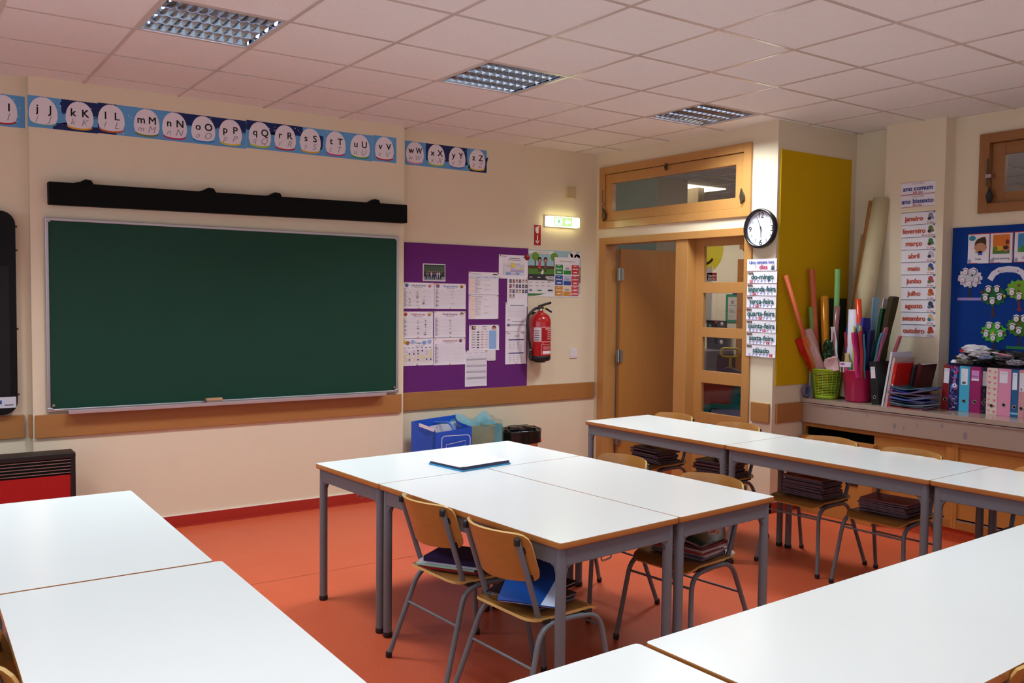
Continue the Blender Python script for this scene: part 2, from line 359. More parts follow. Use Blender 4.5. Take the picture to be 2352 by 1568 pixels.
# wooden wall rails
k = 0
for lab, b in (('wooden bumper rail under the chalkboard', (-.308, 2.336, YP-.02, YP)), ('wooden bumper rail under the purple board', (2.385, XD-.012, YW-.02, YW)), ('short wooden bumper rail behind the dark display screen', (X0, -.36, YW-.02, YW)),
               ('short wooden rail on the pillar under the weekday cards', (XD-.02, XD, -1.735, -1.56)), ('short wooden rail on the wall under the yellow board', (XD+.04, 4.83, YS-.02, YS)), ('stub of wooden rail returning along the pier side', (-.338, -.318, YP+.02, YW-.02))):
    k += 1
    vert = b[1]-b[0] < .05
    struct(M().box(*b, .695, .845, m_trimv if vert else m_trimw), 'trim_%d' % k, lab, 'rail', bevel=.003)

# ---------------------------------------------------------------- door, side light, fanlight
fr = M(); xf = XD-.02
xb = XD+.13
fr.box(xf, xb, .19, .283, 0, 2.208, m_door).box(xf, xb, -1.533, -1.46, 0, 2.208, m_door).box(xf, xb, -1.46, .19, 2.145, 2.208, m_door)
door = struct(fr, 'door_1', 'varnished wooden door frame with open leaf and glazed side light', 'door', bevel=.003)
M().box(xf+.015, xb, -.845, -.705, 0, 2.145, m_door).build('mullion', door, bevel=.003)
lf = M().box(0, .79, -.02, .022, .01, 2.11, m_leaf).build('door_leaf', door, (XD+.14, .165, 0), (0, 0, R(-3)), bevel=.002)
for z in (.32, 1.1, 1.87):
    M().tube([(0, 0, z-.06), (0, 0, z+.06)], .011, m_steel, 10).box(-.03, .0, -.003, .003, z-.055, z+.055, m_steel).box(0, .03, -.022, -.02, z-.055, z+.055, m_steel).build('hinge', lf, (-.012, -.022, 0))
gl = M(); xg0, xg1 = XD+.095, XD+.13
zr = [(2.085, 2.145), (1.695, 1.783), (1.325, 1.407), (.94, 1.042), (.6, .69), (0, .335)]
for a, b in zr: gl.box(xg0, xg1, -1.38, -.935, a, b, m_door)
gl.box(xg0, xg1, -.935, -.845, 0, 2.145, m_door).box(xg0, xg1, -1.46, -1.38, 0, 2.145, m_door)
sl = gl.build('side_light', door, bevel=.002)
for (a, b), (c2, d) in zip(zr[1:], zr[:-1]):
    M().box(xg0+.014, xg0+.018, -1.39, -.925, b-.01, c2+.01, glass()).build('pane', sl)
# fanlight
fl = M()
Y1, Y2, Z1, Z2 = .292, -1.51, 2.866, 2.293
fl.box(xf, xb, Y1-.075, Y1, Z2, Z1, m_door).box(xf, xb, Y2, Y2+.075, Z2, Z1, m_door)
fl.box(xf, xb, Y2+.075, Y1-.075, Z1-.068, Z1, m_door).box(xf, xb, Y2+.075, Y1-.075, Z2, Z2+.068, m_door)
fan = struct(fl, 'window_1', 'wooden fanlight window above the door', 'window', bevel=.003)
sa = M(); a0, a1, b0, b1 = Y1-.078, Y2+.078, Z2+.07, Z1-.072
sa.box(XD-.005, XD+.05, a0-.085, a0, b0, b1, m_door).box(XD-.005, XD+.05, a1, a1+.085, b0, b1, m_door)
sa.box(XD-.005, XD+.05, a1+.085, a0-.085, b1-.085, b1, m_door).box(XD-.005, XD+.05, a1+.085, a0-.085, b0, b0+.085, m_door)
so = sa.build('sash', fan, bevel=.003)
M().box(XD+.02, XD+.024, a1+.07, a0-.07, b0+.07, b1-.07, glass()).build('pane', so)
m_brass = mat('dull_brass', '#6E6252', .4, .9, noise=.1)
M().box(xf-.02, xf, -.605, -.585, Z1-.12, Z1-.06, m_brass).box(xf-.03, xf-.02, -.6, -.59, Z1-.1, Z1-.08, m_brass).build('latch', fan)
for y, s_ in ((Y1-.07, 1), (Y2+.085, -1)):
    M().prism([(0, -.06), (.035, -.03), (.035, .0), (0, .06), (-.012, 0)], 0, .015, m_brass).build('stay', fan, (xf, y, Z2+.13 if s_ > 0 else Z2+.16), WEST)
M().box(xf-.012, xf, Y1-.058, Y1-.046, Z2+.17, Z2+.36, m_steel).tube([(xf-.02, Y1-.07, Z2+.23), (xf-.005, Y1-.07, Z2+.23)], .012, m_steel).build('stay_bar', fan)
# small high window in the right wall
m_dwin = wood('dark_window_wood', '#8A5828', '#9C6833', 3, (10, 1, 10), rough=.45)  # trim wood darkened in colour for the unlit side of this window
fl = M(); Y1, Y2, Z1, Z2 = -2.765, -4.28, 2.853, 2.283; xf, xb = XR-.02, XR+.12
fl.box(xf, xb, Y1-.072, Y1, Z2, Z1, m_dwin).box(xf, xb, Y2, Y2+.072, Z2, Z1, m_dwin).box(xf, xb, Y2+.072, Y1-.072, Z1-.068, Z1, m_dwin).box(xf, xb, Y2+.072, Y1-.072, Z2, Z2+.068, m_dwin)
w6 = struct(fl, 'window_6', 'wooden framed high window above the blue board', 'window', bevel=.003)
sa = M(); a0, a1, b0, b1 = Y1-.075, Y2+.075, Z2+.07, Z1-.07
sa.box(XR+.02, XR+.06, a0-.09, a0, b0, b1, m_dwin).box(XR+.02, XR+.06, a1, a1+.09, b0, b1, m_dwin).box(XR+.02, XR+.06, a1+.09, a0-.09, b1-.085, b1, m_dwin).box(XR+.02, XR+.06, a1+.09, a0-.09, b0, b0+.075, m_dwin)
so = sa.build('sash', w6, bevel=.003)
M().box(XR+.035, XR+.039, a1+.08, a0-.08, b0+.06, b1-.07, glass()).build('pane', so)
M().box(xf-.01, xf, Y1-.07, Y1-.058, Z2+.19, Z2+.39, m_brass).box(xf-.02, xf+.03, Y1-.1, Y1-.06, Z2+.25, Z2+.275, m_steel).build('stay_bar', w6)
M().prism([(0, -.05), (.03, -.03), (.035, .0), (.01, .06), (-.012, 0)], 0, .015, m_black).build('stay', w6, (xf, Y1-.075, Z2+.12), WEST)

# ---------------------------------------------------------------- hall seen through the door
m_hfloor = mat('hall_floor_vinyl', '#5A5A86', .4, noise=.06, scale=30)
struct(M().box(XR+.12, 11, -5.5, 7, -.06, 0, m_hfloor).box(XD, XR+.12, -1.6, 7, -.06, -.001, m_hfloor), 'floor_hall', 'bluish vinyl floor of the hall beyond the door', 'floor')
hc = M().add([(XD+DT, YS, 3), (XD+DT, 7, 3), (11, 7, 3), (11, YS, 3)], [(0, 1, 2, 3)], m_tile).add([(XR+.12, -5.5, 3), (XR+.12, YS, 3), (11, YS, 3), (11, -5.5, 3)], [(0, 1, 2, 3)], m_tile)
for q in range(0, 9): hc.box(XD+.6*q+.74, XD+.6*q+.76, YS, 7, 2.996, 3.002, m_tbar)
for q in range(-8, 11): hc.box(XR+.13, 11, .6*q+.08, .6*q+.1, 2.9965, 3.002, m_tbar)
struct(hc, 'ceiling_hall', 'tiled ceiling of the hall beyond the door', 'ceiling')
struct(M().box(9.6, 9.7, -5.5, 7, 0, 3.1, m_hall), 'wall_hall_far', 'pale far wall of the hall beyond the door', 'wall')
struct(M().box(6, 6.48, 1.12, 2.5, 0, 3.1, m_hall), 'wall_hall_pillar', 'pale hall pillar seen through the fanlight', 'wall')
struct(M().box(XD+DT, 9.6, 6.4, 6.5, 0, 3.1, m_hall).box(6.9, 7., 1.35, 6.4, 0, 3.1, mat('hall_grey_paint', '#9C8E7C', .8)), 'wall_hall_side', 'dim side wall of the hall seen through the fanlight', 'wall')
struct(M().box(9.52, 9.6, 2.1, 2.98, 0, 2.27, m_trimv).box(9.53, 9.6, 2.1, 2.96, 2.42, 2.75, m_trimv), 'door_2', 'brown wooden door frame at the far side of the hall', 'door')
p = M().box(6.35, 7.31, 1.285, 3.0, 2.985, 2.998, mat('hall_diffuser', '#FFF6E6', .5, emit='#FFF0D0', estr=HEMIT))
tag(p.build('ceiling_light'), 'bright ceiling light of the hall seen through the fanlight', 'ceiling light')

# ---------------------------------------------------------------- louvred ceiling lights
def louvre_light(label):
    t = thing('louvre_ceiling_light', label, 'ceiling light', group='louvred ceiling lights')
    f = M()
    for b in ((0, .6, 0, .02), (0, .6, .58, .6), (0, .02, .02, .58), (.58, .6, .02, .58)): f.box(*b, -.004, .006, m_tbar)
    f.build('frame', t)
    h = M()
    h.add([(.01, .01, .1), (.59, .01, .1), (.59, .59, .1), (.01, .59, .1)], [(0, 1, 2, 3)], mat('housing_white', '#C9CCD4', .5))
    for a in ((.01, .01, .59, .01), (.59, .01, .59, .59), (.59, .59, .01, .59), (.01, .59, .01, .01)):
        h.add([(a[0], a[1], 0), (a[2], a[3], 0), (a[2], a[3], .1), (a[0], a[1], .1)], [(0, 1, 2, 3)], m_mirror)
    h.build('housing', t)
    for q in range(4):
        y = .09+.14*q
        M().tube([(.03, y, .075), (.57, y, .075)], .012, mat('fluorescent_glass', '#E8ECEF', .3, emit='#BFD4FF', estr=TUBE), 10).build('fluorescent_tube', t)
    lo = M()
    for q in range(5):      # lengthwise mirror wedges
        y = .02+.14*q
        for s_ in (-1, 1):
            if (q == 0 and s_ < 0) or (q == 4 and s_ > 0): continue
            n = 5; vs = []
            for i in range(n+1):
                u = i/n; d = .003+.0068*u+.0046*u*u
                vs += [(.02, y+s_*d, .004+.052*u), (.58, y+s_*d, .004+.052*u)]
            lo.add(vs, [(2*i, 2*i+1, 2*i+3, 2*i+2) for i in range(n)], m_mirror, True)
    for q in range(11):     # cross blades
        x = .045+.051*q
        lo.add([(x, .02, .004), (x, .58, .004), (x+.006, .58, .045), (x+.006, .02, .045)], [(0, 1, 2, 3)], m_mirror)
        lo.add([(x, .02, .004), (x, .58, .004), (x-.006, .58, .045), (x-.006, .02, .045)], [(0, 1, 2, 3)], m_mirror)
    lo.build('louvre', t)
    return t
labs = ['square louvred ceiling light above the chalkboard side, nearest the camera', 'square louvred ceiling light in the middle of the ceiling', 'square louvred ceiling light in front of the door fanlight']
l0 = louvre_light(labs[0]); l0.location = (0, -1.8, 3)
for k in (1, 2): copy_tree(l0, (1.8*k, -1.8, 3), None, labs[k])
# ---------------------------------------------------------------- tables
HT = .737
def make_table(L, W, label, group):
    """local x along the length, y along the width, origin on the floor at the centre"""
    t = thing('classroom_table', label, 'table', group=group)
    e = .011
    def ring(off, z): return [(x, y, z) for x, y in rrect(L-2*off, W-2*off, .012, 3)]
    m = M(); q = ring(.0008, HT); m.add(q, [tuple(range(len(q)))], m_white); q = ring(.004, HT-.026); m.add(q, [tuple(range(len(q)))[::-1]], m_grey)
    m.build('tabletop', t)
    prof = [(.0008, .0), (.0003, .0008), (.0001, .005), (0, .013), (.0003, .02), (.0015, .024), (.0045, .026)]
    b = M(); n = len(q); vs = []
    for off, dz in prof: vs += ring(off, HT-dz)
    b.add(vs, [(i*n+k, (i+1)*n+k, (i+1)*n+(k+1) % n, i*n+(k+1) % n) for i in range(len(prof)-1) for k in range(n)], m_edge, True)
    b.build('edge_band', t)
    a = M(); x, y = L/2-.03, W/2-.03
    for s_ in (-1, 1):
        a.box(-x, x, s_*y-.012, s_*y+.012, HT-.095, HT-.026, m_grey); a.box(s_*x-.012, s_*x+.012, -y, y, HT-.095, HT-.026, m_grey)
    a.build('apron', t, bevel=.003)
    for sx in (-1, 1):
        for sy in (-1, 1):
            l = M().tube([(0, 0, .022), (0, 0, HT-.03)], .0205, m_grey, 16)
            for dx, dy in ((-sx, 0), (0, -sy)):   # welded gusset under the apron
                p = [(dx*.018, dy*.018, HT-.094), (dx*.055, dy*.055, HT-.094), (dx*.03, dy*.03, HT-.105), (dx*.018, dy*.018, HT-.135)]
                ox, oy = dy*.009, dx*.009
                l.add([(u-ox, v-oy, w_) for u, v, w_ in p]+[(u+ox, v+oy, w_) for u, v, w_ in p], [(3, 2, 1, 0), (4, 5, 6, 7), (0, 1, 5, 4), (1, 2, 6, 5), (2, 3, 7, 6)], m_grey)
            lo = l.build('leg', t, (sx*(x-.003), sy*(y-.003), 0))
            M().lathe([(.0, 0), (.02, 0), (.0225, .004), (.0225, .02), (.0205, .025)], m_black, 16).build('foot_cap', lo)
    for s_ in (-1, 1):
        M().tube(fillet([(0, -.025, HT-.09), (0, -.025, HT-.135), (0, .028, HT-.14), (0, .03, HT-.118)], .012), .0035, m_steel, 8).build('bag_hook', t, (s_*(x-.06), 0, 0))
    return t
AA, DA = .0686, .037
ca, sa_ = math.cos(AA), math.sin(AA)
def clus(u, v): return (.7832+u*ca+v*sa_, -1.6986+u*sa_-v*ca, 0)
cd, sd = math.cos(DA), math.sin(DA)
def rowp(u, v): return (3.1142+u*cd+v*sd, -1.1395+u*sd-v*cd, 0)
G_ = 'white classroom tables with wooden edges'
tab = make_table(1.293, .658, 'white table at the far end of the central cluster, blue folder on it', G_)
tab.location = clus(.663, .321); tab.rotation_euler = (0, 0, AA)
def put(loc, rz, label): return copy_tree(tab, loc, (0, 0, rz), label)
ZERO = None
put(clus(.332, 1.3), AA+R(90), 'white table in the central cluster with two chairs along its left edge')
put(clus(.995, 1.3), AA+R(90), 'white table in the central cluster on the side facing the counter')
put(rowp(.326, .648), DA+R(90), 'white table of the right-hand row nearest the door')
put(rowp(.326, 1.944), DA+R(90), 'middle white table of the row in front of the counter')
put(rowp(.326, 3.24), DA+R(90), 'white table of the row before the counter, cut by the right picture edge')
put((-.515, -2.522, 0), R(90)-.01, 'white table on the left, the one nearer the red heater')
put((-.505, -3.826, 0), R(90)-.012, 'white table on the left, nearer the camera')
put((-.13, -4.835, 0), .03, 'white table at the bottom edge of the picture')
tab.scale = (1.022, 1, 1)
big = make_table(2.6, .64, 'large white table filling the lower right corner', G_)
big.location = (.535+1.3, -4.455-.32, 0); big.rotation_euler = (0, 0, .030)

# ---------------------------------------------------------------- chairs
def make_chair(label):
    t = thing('school_chair', label, 'chair', group='plywood school chairs with grey tube frames')
    def seat(u, v):
        v = .5-.5*math.cos(math.pi*v); y = -.175+.375*v; c_ = .05; d = min(v, 1-v)*.375
        hw = .18-(c_-math.sqrt(max(0, c_*c_-(c_-d)**2)) if d < c_ else 0)
        x = hw*(2*u-1)
        return (x, y, .428-.012*math.cos(R(90)*(2*u-1))*math.sin(R(180)*min(1, v*1.1))-.03*max(0, (v-.78)/.22)**2+.01*max(0, (.2-v)/.2)**2)
    M().surf(seat, 14, 20, m_ply, .011, medge=m_plye).build('seat', t)
    H = .752
    def py(z): return -.222+(H-z)*.31 if z > .47 else -.13
    def back(u, v):
        v = .5-.5*math.cos(math.pi*v)
        zz = H+.010-.187*v; d = min(v, 1-v)*.187; c_ = .035
        hw = .187-(c_-math.sqrt(max(0, c_*c_-(c_-d)**2)) if d < c_ else 0)
        x = hw*(2*u-1)
        return (x, py(zz)-.045+.085*(x/.187)**2+.01*v, zz+.006*(1-(x/.187)**2)*(1-2*v))
    M().surf(back, 20, 10, m_ply, .010, medge=m_plye).build('backrest', t)
    for s in (-1, 1):
        p = M().tube(fillet([(s*.164, py(H), H-.012), (s*.164, -.128, .47), (s*.158, -.105, .401), (s*.154, .14, .401)], [.02, .055], 6), .0115, m_grey, 12)
        po = p.build('back_post', t)
        M().lathe([(.0125, -.02), (.0124, 0), (.0115, .006), (.006, .009), (0, .0095)], m_black, 12).build('post_cap', po, (s*.164, py(H), H-.012))
        for z in (H-.055, H-.165): M().box(s*.164-.008, s*.164+.008, py(z)+.006, py(z)+.026, z-.012, z+.012, m_black).build('spacer', po)
        for rear in (1, 0):
            pts = [(s*.228, -.245, .012), (s*.180, -.115, .398), (s*.178, .02, .402)] if rear else [(s*.218, .24, .012), (s*.180, .185, .392), (s*.178, .02, .402)]
            lo = M().tube(fillet(pts, .075, 7), .0115, m_grey, 12).build('leg', t)
            f = V(pts[0])
            M().lathe([(0, 0), (.012, 0), (.0145, .004), (.0145, .022), (.0118, .027)], m_black, 12).build('foot_cap', lo, (f.x, f.y, 0))
        M().box(s*.15, s*.185, -.11, -.07, .41, .4205, m_black).build('seat_pad', t); M().box(s*.15, s*.185, .1, .14, .4, .417, m_black).build('seat_pad', t)
    M().tube([(-.197, -.165, .25), (.197, -.165, .25)], .006, m_grey, 8).build('stretcher', t)
    M().tube([(-.184, .195, .335), (.184, .195, .335)], .006, m_grey, 8).build('stretcher', t)
    return t
ch = make_chair('plywood chair at the left edge of the central tables, dark blue book on its seat')
def chair_at(x, y, deg, label=None):
    r = (0, 0, R(deg))
    if label is None: ch.location = (x, y, 0); ch.rotation_euler = r; return ch
    return copy_tree(ch, (x, y, 0), r, label)
KX = {}
KX['K1'] = chair_at(1.015, -2.82, -87)
KX['K2'] = chair_at(1.02, -3.35, -87, 'plywood chair nearest the camera in full view, bright blue folder on its seat')
KX['C1'] = chair_at(2.03, -2.54, 92, 'plywood chair behind the central tables, backrest top showing, nearer the bin')
KX['C2'] = chair_at(2.03, -3.20, 96, 'plywood chair across the central tables, green folder on its seat')
KX['D1'] = chair_at(3.62, -1.36, 92, 'plywood chair in front of the open door leaf, pile of dark brown notebooks on it')
KX['D2'] = chair_at(3.62, -1.985, 92, 'plywood chair in front of the glazed side light, mixed red and blue books on it')
KX['E1'] = chair_at(3.62, -2.735, 92, 'plywood chair before the open compartment, tall brown notebook pile on it')
KX['E2'] = chair_at(3.63, -3.27, 92, 'plywood chair before the closed cabinet doors, low dark red pile on it')
KX['F1'] = chair_at(3.67, -4.03, 92, 'plywood chair cut by the right picture edge in front of the cabinet doors')
KX['H1'] = chair_at(-.665, -3.66, -90, 'plywood chair at the bottom left corner, beside the left table')
KX['I1'] = chair_at(1.335, -4.945, 0, 'plywood chair at the bottom right corner, only its backrest tip showing')

# ---------------------------------------------------------------- books and folders on the seats
NB = {}
def notebook(cover, th, w=.205, h=.285, pages='#7A6C76', rough=.4, name='notebook'):
    key = (cover, th, w, h, pages)
    if key not in NB:
        m = M(); c = ink(cover, rough); e = .003; ct = .0011
        m.box(-w/2, w/2, -h/2, h/2, 0, ct, c).box(-w/2, w/2, -h/2, h/2, th-ct, th, c)
        m.box(-w/2, -w/2+.002, -h/2, h/2, ct, th-ct, c).box(-w/2+.002, w/2-e, -h/2+e, h/2-e, ct, th-ct, ink(pages))
        NB[key] = m.mesh(name)
    o = bpy.data.objects.new(name, NB[key]); C.objects.link(o)
    return o
def pile(chair, items, label, group, off=(0, 0), rot=0, jitter=.012, base=.43, name='notebook'):
    """items from the bottom up: (cover, thickness[, own label])"""
    z = base; Mw = Matrix.Translation(chair.location) @ Matrix.Rotation(chair.rotation_euler.z, 4, 'Z')
    out = []
    for it in items:
        o = notebook(it[0], it[1], *(it[3] if len(it) > 3 else ()), name=name)
        jx, jy = random.uniform(-jitter, jitter), random.uniform(-jitter, jitter)
        p = Mw @ V((off[0]+jx, off[1]+jy, z)); o.location = p; o.rotation_euler = (0, 0, chair.rotation_euler.z+R(90)+rot+random.uniform(-.05, .05))
        lab = it[2] if len(it) > 2 and it[2] else label
        tag(o, lab, 'notebook', group if lab == label else None)
        z += it[1]+.0006; out.append(o)
    return out, z
br = ['#4A2C22', '#3F2A26', '#553226', '#452B2B']
pile(KX['E1'], [(br[k % 4], .011) for k in range(8)]+[('#4A3A3C', .011)]+[('#B45A2C', .012, 'reddish brown notebook on top of the tall pile before the open compartment')], 'brown notebook inside the tall pile on the chair before the open compartment', 'brown notebooks in the tall pile', (.0, .0))
pile(KX['E2'], [('#3E2428', .010) for k in range(6)]+[('#AE2C20', .010, 'dark red notebook on top of the low pile before the closed cabinet doors')], 'dark notebook inside the low pile before the closed cabinet doors', 'dark notebooks in the low pile', (.0, .0), .05)
pile(KX['D1'], [(('#3A2627', '#4A2A24', '#33242A')[k % 3], .011) for k in range(8)]+[('#402C28', .011, 'dark brown notebook on top of the pile before the open door leaf')], 'dark brown notebook inside the pile before the open door leaf', 'dark brown notebooks in the pile by the door', (.0, .0), -.06, .02)
pile(KX['D2'], [('#332A36', .011)]*5+[('#23263E', .01, 'navy notebook under the red one on the chair before the side light'), ('#8C2B1E', .012, 'red notebook in the mixed pile before the side light'), ('#3C3234', .01, 'grey brown notebook near the top of the mixed pile'), ('#2B2230', .011, 'dark notebook on top of the mixed pile before the side light')], 'dark notebook at the bottom of the mixed pile', 'dark notebooks under the mixed pile', (.0, .0), .1, .018)
pile(KX['F1'], [('#3A1A1C', .012), ('#4A1216', .012)], 'dark red notebook on the chair cut by the right picture edge', 'dark red notebooks at the right edge', (.02, -.0))
pile(KX['C2'], [('#27325C', .016, 'blue notebook at the bottom of the pile beside the table legs'), ('#C9B4AE', .012, 'clear plastic covered notebook in the pile under the central table', (.21, .29, '#C4B4B4')), ('#8A2620', .012, 'upper red notebook in the pile under the central table', (.205, .285, '#A04A46')), ('#C9B9B4', .01, 'second clear covered notebook under the green folder', (.21, .29, '#BDAEB0')), ('#7A1E1C', .012, 'lower red notebook in the pile under the central table', (.205, .285, '#8E3A38'))], '', None, (-.01, -.01), .08, .014)
def bulge(w, h, th, cover, pages, seg=8, name='folder'):
    """plastic folder: two covers that part at the open end with sheets between them"""
    m = M(); cm = mat('folder_plastic_'+cover.lstrip('#'), cover, .22, noise=.04, spec=.6)
    m.surf(lambda u, v: (-w/2+w*u, -h/2+h*v, th*(.25+.75*min(1, 1.8*v*(1.6-v)))+.004*math.sin(5*u)), 6, seg, cm, .0016)
    m.surf(lambda u, v: (-w/2+w*u, -h/2+h*v, .0016), 2, 2, cm, .0015)
    m.surf(lambda u, v: (-w/2+.006+(w-.012)*u, -h/2+.004+(h-.012)*v, th*(.15+.6*min(1, 1.8*v*(1.6-v)))), 4, seg, mat('sheet_stack_'+pages.lstrip('#'), pages, .6, noise=.12, scale=200, stretch=(1, 1, 30)), .008)
    return m
def on_seat(chair, m, name, label, cat, x, y, z, rz, tilt=0., roll_=0.):
    Mw = Matrix.Translation(chair.location) @ Matrix.Rotation(chair.rotation_euler.z, 4, 'Z')
    o = m.build(name); o.location = Mw @ V((x, y, z)); o.rotation_euler = (tilt, roll_, chair.rotation_euler.z+rz)
    return tag(o, label, cat)
on_seat(KX['C2'], bulge(.22, .3, .035, '#24403A', '#9A8F92'), 'folder', 'dark green folder on top of the pile under the central table', 'folder', .0, 0, .4975, R(-84))
# chair K1: navy book over white, mint and red ones
pile(KX['K1'], [('#8E231F', .012, 'red notebook at the bottom of the pile on the chair with the navy book'), ('#A9C9B4', .008, 'mint green notebook under the white book'), ('#D9D4E2', .012, 'white plastic covered notebook under the navy book'), ('#1E1B45', .022, 'thick navy blue book on top of the pile, on the left chair', (.21, .29, '#C9C6D6'))], '', None, (-.02, .0), R(32), .02)
# chair K2: bright blue folder leaning on dark ones
pile(KX['K2'], [('#2A2630', .012, 'dark notebook at the bottom beside the bright blue folder'), ('#4B3A3A', .012, 'brown notebook under the black folder on the nearest chair')], '', None, (-.03, .02), R(4), .01)
on_seat(KX['K2'], bulge(.23, .31, .02, '#17181F', '#A8A4B0'), 'folder', 'black plastic folder lying under the bright blue folder', 'folder', -.05, .03, .456, R(14))
on_seat(KX['K2'], bulge(.23, .31, .014, '#1D4FA0', '#C9D6EE'), 'folder', 'bright blue plastic folder resting tilted on the nearest chair', 'folder', .03, -.02, .515, R(38), R(16), R(2))

# ---------------------------------------------------------------- blue folder with papers on the far table
t = thing('clipboard_folder', 'blue folder lying open with white sheets on the central table', 'folder', (1.475, -2.145, HT), (0, 0, R(8)))
M().prism(rrect(.345, .285, .01), 0, .008, mat('teal_blue_card', '#2484B8', .4)).build('back_cover', t)
M().prism(rrect(.335, .275, .01), .008, .019, mat('navy_folder', '#15193A', .35)).build('folder_body', t, bevel=.002)
for k, (dx, dy, a) in enumerate(((-.008, .012, .02), (.006, .0, -.03), (.012, -.004, .01))):
    s = M().surf(lambda u, v: (-.16+.32*u, -.128+.256*v, .0012*k+.006*max(0, u-.8)*max(0, v-.3)), 8, 8, m_paper, .0008)
    if k == 2:
        s.lines(-.11, .09, [.07, .055, .04, .02], '#B9B7C6', .002, 3, (1, .7, .85, .5), .0012*k+.0008)
    s.build('paper_sheet', t, (dx, dy, .0205), (0, 0, a))
# ---------------------------------------------------------------- chalkboard, eraser, screen casing
t = thing('chalkboard', 'large dark green chalkboard with aluminium frame on the pier', 'chalkboard', (1.03, YP, .875))
W_, H_ = 2.505, 1.225
M().box(-W_/2, W_/2, -.022, 0, 0, H_, mat('green_chalk_surface', '#144030', .6, noise=.10, scale=2.5, spec=.25)).build('writing_surface', t)
f = M()
f.box(-W_/2-.016, -W_/2+.004, -.03, 0, -.01, H_+.012, m_alu).box(W_/2-.004, W_/2+.016, -.03, 0, -.01, H_+.012, m_alu).box(-W_/2, W_/2, -.03, 0, H_-.004, H_+.014, m_alu).box(-W_/2, W_/2, -.03, 0, -.012, .006, m_alu)
f.build('frame', t, bevel=.003)
M().box(-W_/2+.1, W_/2-.12, -.085, -.03, -.022, -.014, m_alu).box(-W_/2+.1, W_/2-.12, -.092, -.082, -.026, -.002, mat('pinkish_tray_lip', '#B9A2A0', .4, .3)).build('chalk_tray', t, bevel=.002)
for sx in (-1, 1):
    for z in (0, H_):
        M().box(sx*W_/2-.017, sx*W_/2+.017, -.034, -.001, z-.014, z+.016, m_alu).build('corner_cap', t, bevel=.004)
    M().tube([(sx*(W_/2-.02), -.02, .03), (sx*(W_/2-.02), -.034, .03)], .009, m_steel, 10).build('screw', t)
e = thing('board_eraser', 'small wooden board eraser lying on the chalk tray', 'eraser', (.815, YP-.06, .8615))
M().box(-.055, .055, -.02, .02, 0, .022, mat('felt_pad', '#8A7A70', .9)).build('felt', e)
M().box(-.057, .057, -.022, .022, .022, .04, wood('pale_wood', '#B48A63', '#C9A27C', 8)).build('handle', e, bevel=.004)
t = thing('projection_screen_casing', 'long black roller screen casing above the chalkboard', 'screen casing', (1.065, YP, 2.282), (0, R(-.65), 0))
m_case = mat('black_casing_metal', '#070707', .7, noise=.1, spec=.15)
M().box(-1.285, 1.285, -.075, 0, -.072, .072, m_case).build('casing', t, bevel=.006)
for x in (-1.07, -.28, .2, 1.0):
    M().prism([(-.075, 0), (.05, 0), (.035, .026), (.0, .03), (-.03, .012)], -.07, 0, m_case, Matrix.Rotation(R(90), 4, 'X')).build('wall_bracket', t, (x, -.07, .071))
# ---------------------------------------------------------------- alphabet strips
DOME = dict(i='#B02A22', j='#5FA3A8', k='#D9A21B', l='#C45A1E', m='#6B7A28', n='#B52A5E', o='#1F7FC4', p='#D9C32A', q='#A9C21E', r='#B9202A', s='#D9A822', t='#C93A82', u='#4E9A2A', v='#B51F2A', w='#D98AA8', x='#A6BF22', y='#4A78C0', z='#E0B81E')
LB, DB = '#5FA0D4', '#14275E'
def alpha_strip(name, x0, x1, z0, z1, y, letters, dark, label):
    """printed strip; letters: [(char, x)], dark: [(xa, xb, top or bottom part)]"""
    cx = (x0+x1)/2; h = z1-z0; m = M()
    m.box(x0-cx, x1-cx, 0, h, 0, .0012, ink(LB))
    for a, b, lo, hi in dark:
        a = max(a, x0); b = min(b, x1)
        m.band([(a-cx+(b-a)*i/12, h*(lo+hi)/2+.01*math.sin(i*.55+a*7)) for i in range(13)], h*(hi-lo)-.03, DB, 3)
        m.rect(a-cx, b-cx, 0 if lo < .02 else h*lo+.02, h if hi > .98 else h*hi-.02, DB, 3.3)
    rr = random.Random(letters[0][0])
    for _ in range(int((x1-x0)*26)):
        px, pz = rr.uniform(x0+.01, x1-.01)-cx, rr.uniform(.012, h-.012)
        m.disc(px, pz, .0035, .0035, rr.choice(['#E8E4F0', '#E8E4F0', '#E3C85A']), 4.2, n=6)
    for ch_, x in letters:
        u = x-cx; col = DOME[ch_]; w = .083; zb = .03
        pts = [(u-w*.86, zb+.004)]+[(u-w*math.cos(R(a)), zb+.042+(h*.62)*max(0, math.sin(R(a)))**.8) for a in range(0, 181, 12)]+[(u+w*.86, zb+.004)]
        pts += [(u+w*.86*math.cos(R(a)), zb+.004-.016*math.sin(R(a))) for a in range(20, 161, 20)]
        m.poly(pts, '#E6DEE4', 6)
        m.band([(u-w*.86*math.cos(R(a)), zb+.004-.018*math.sin(R(a))) for a in range(0, 181, 15)], .011, col, 7)
        m.rect(u-.002, u+.002, h*.62+.072, h-.008, '#B03A3A', 6.5)
        m.text(ch_, u-.036, .122, .07, '#141216', 8, .01, maxw=.052); m.text(ch_.upper(), u+.036, .122, .07, '#141216', 8, .01, maxw=.056)
        m.text(ch_, u-.038, .062, .058, '#8E8890', 8, -.006, .3, maxw=.05); m.text(ch_.upper(), u+.034, .062, .064, '#8E8890', 8, -.008, .3, maxw=.054)
    o = m.build(name, None, (cx, y, z0), SOUTH)
    return tag(o, label, 'alphabet strip', 'alphabet strips along the top of the wall')
zf = lambda x: 2.683+.0075*(x+.32)
alpha_strip('alphabet_strip', -1.02, -.330, 2.68, 2.88, YW, [('g', -.93), ('h', -.67), ('i', -.42)] if False else [('i', -.455)], [], 'alphabet strip with the letter i at the left picture edge')
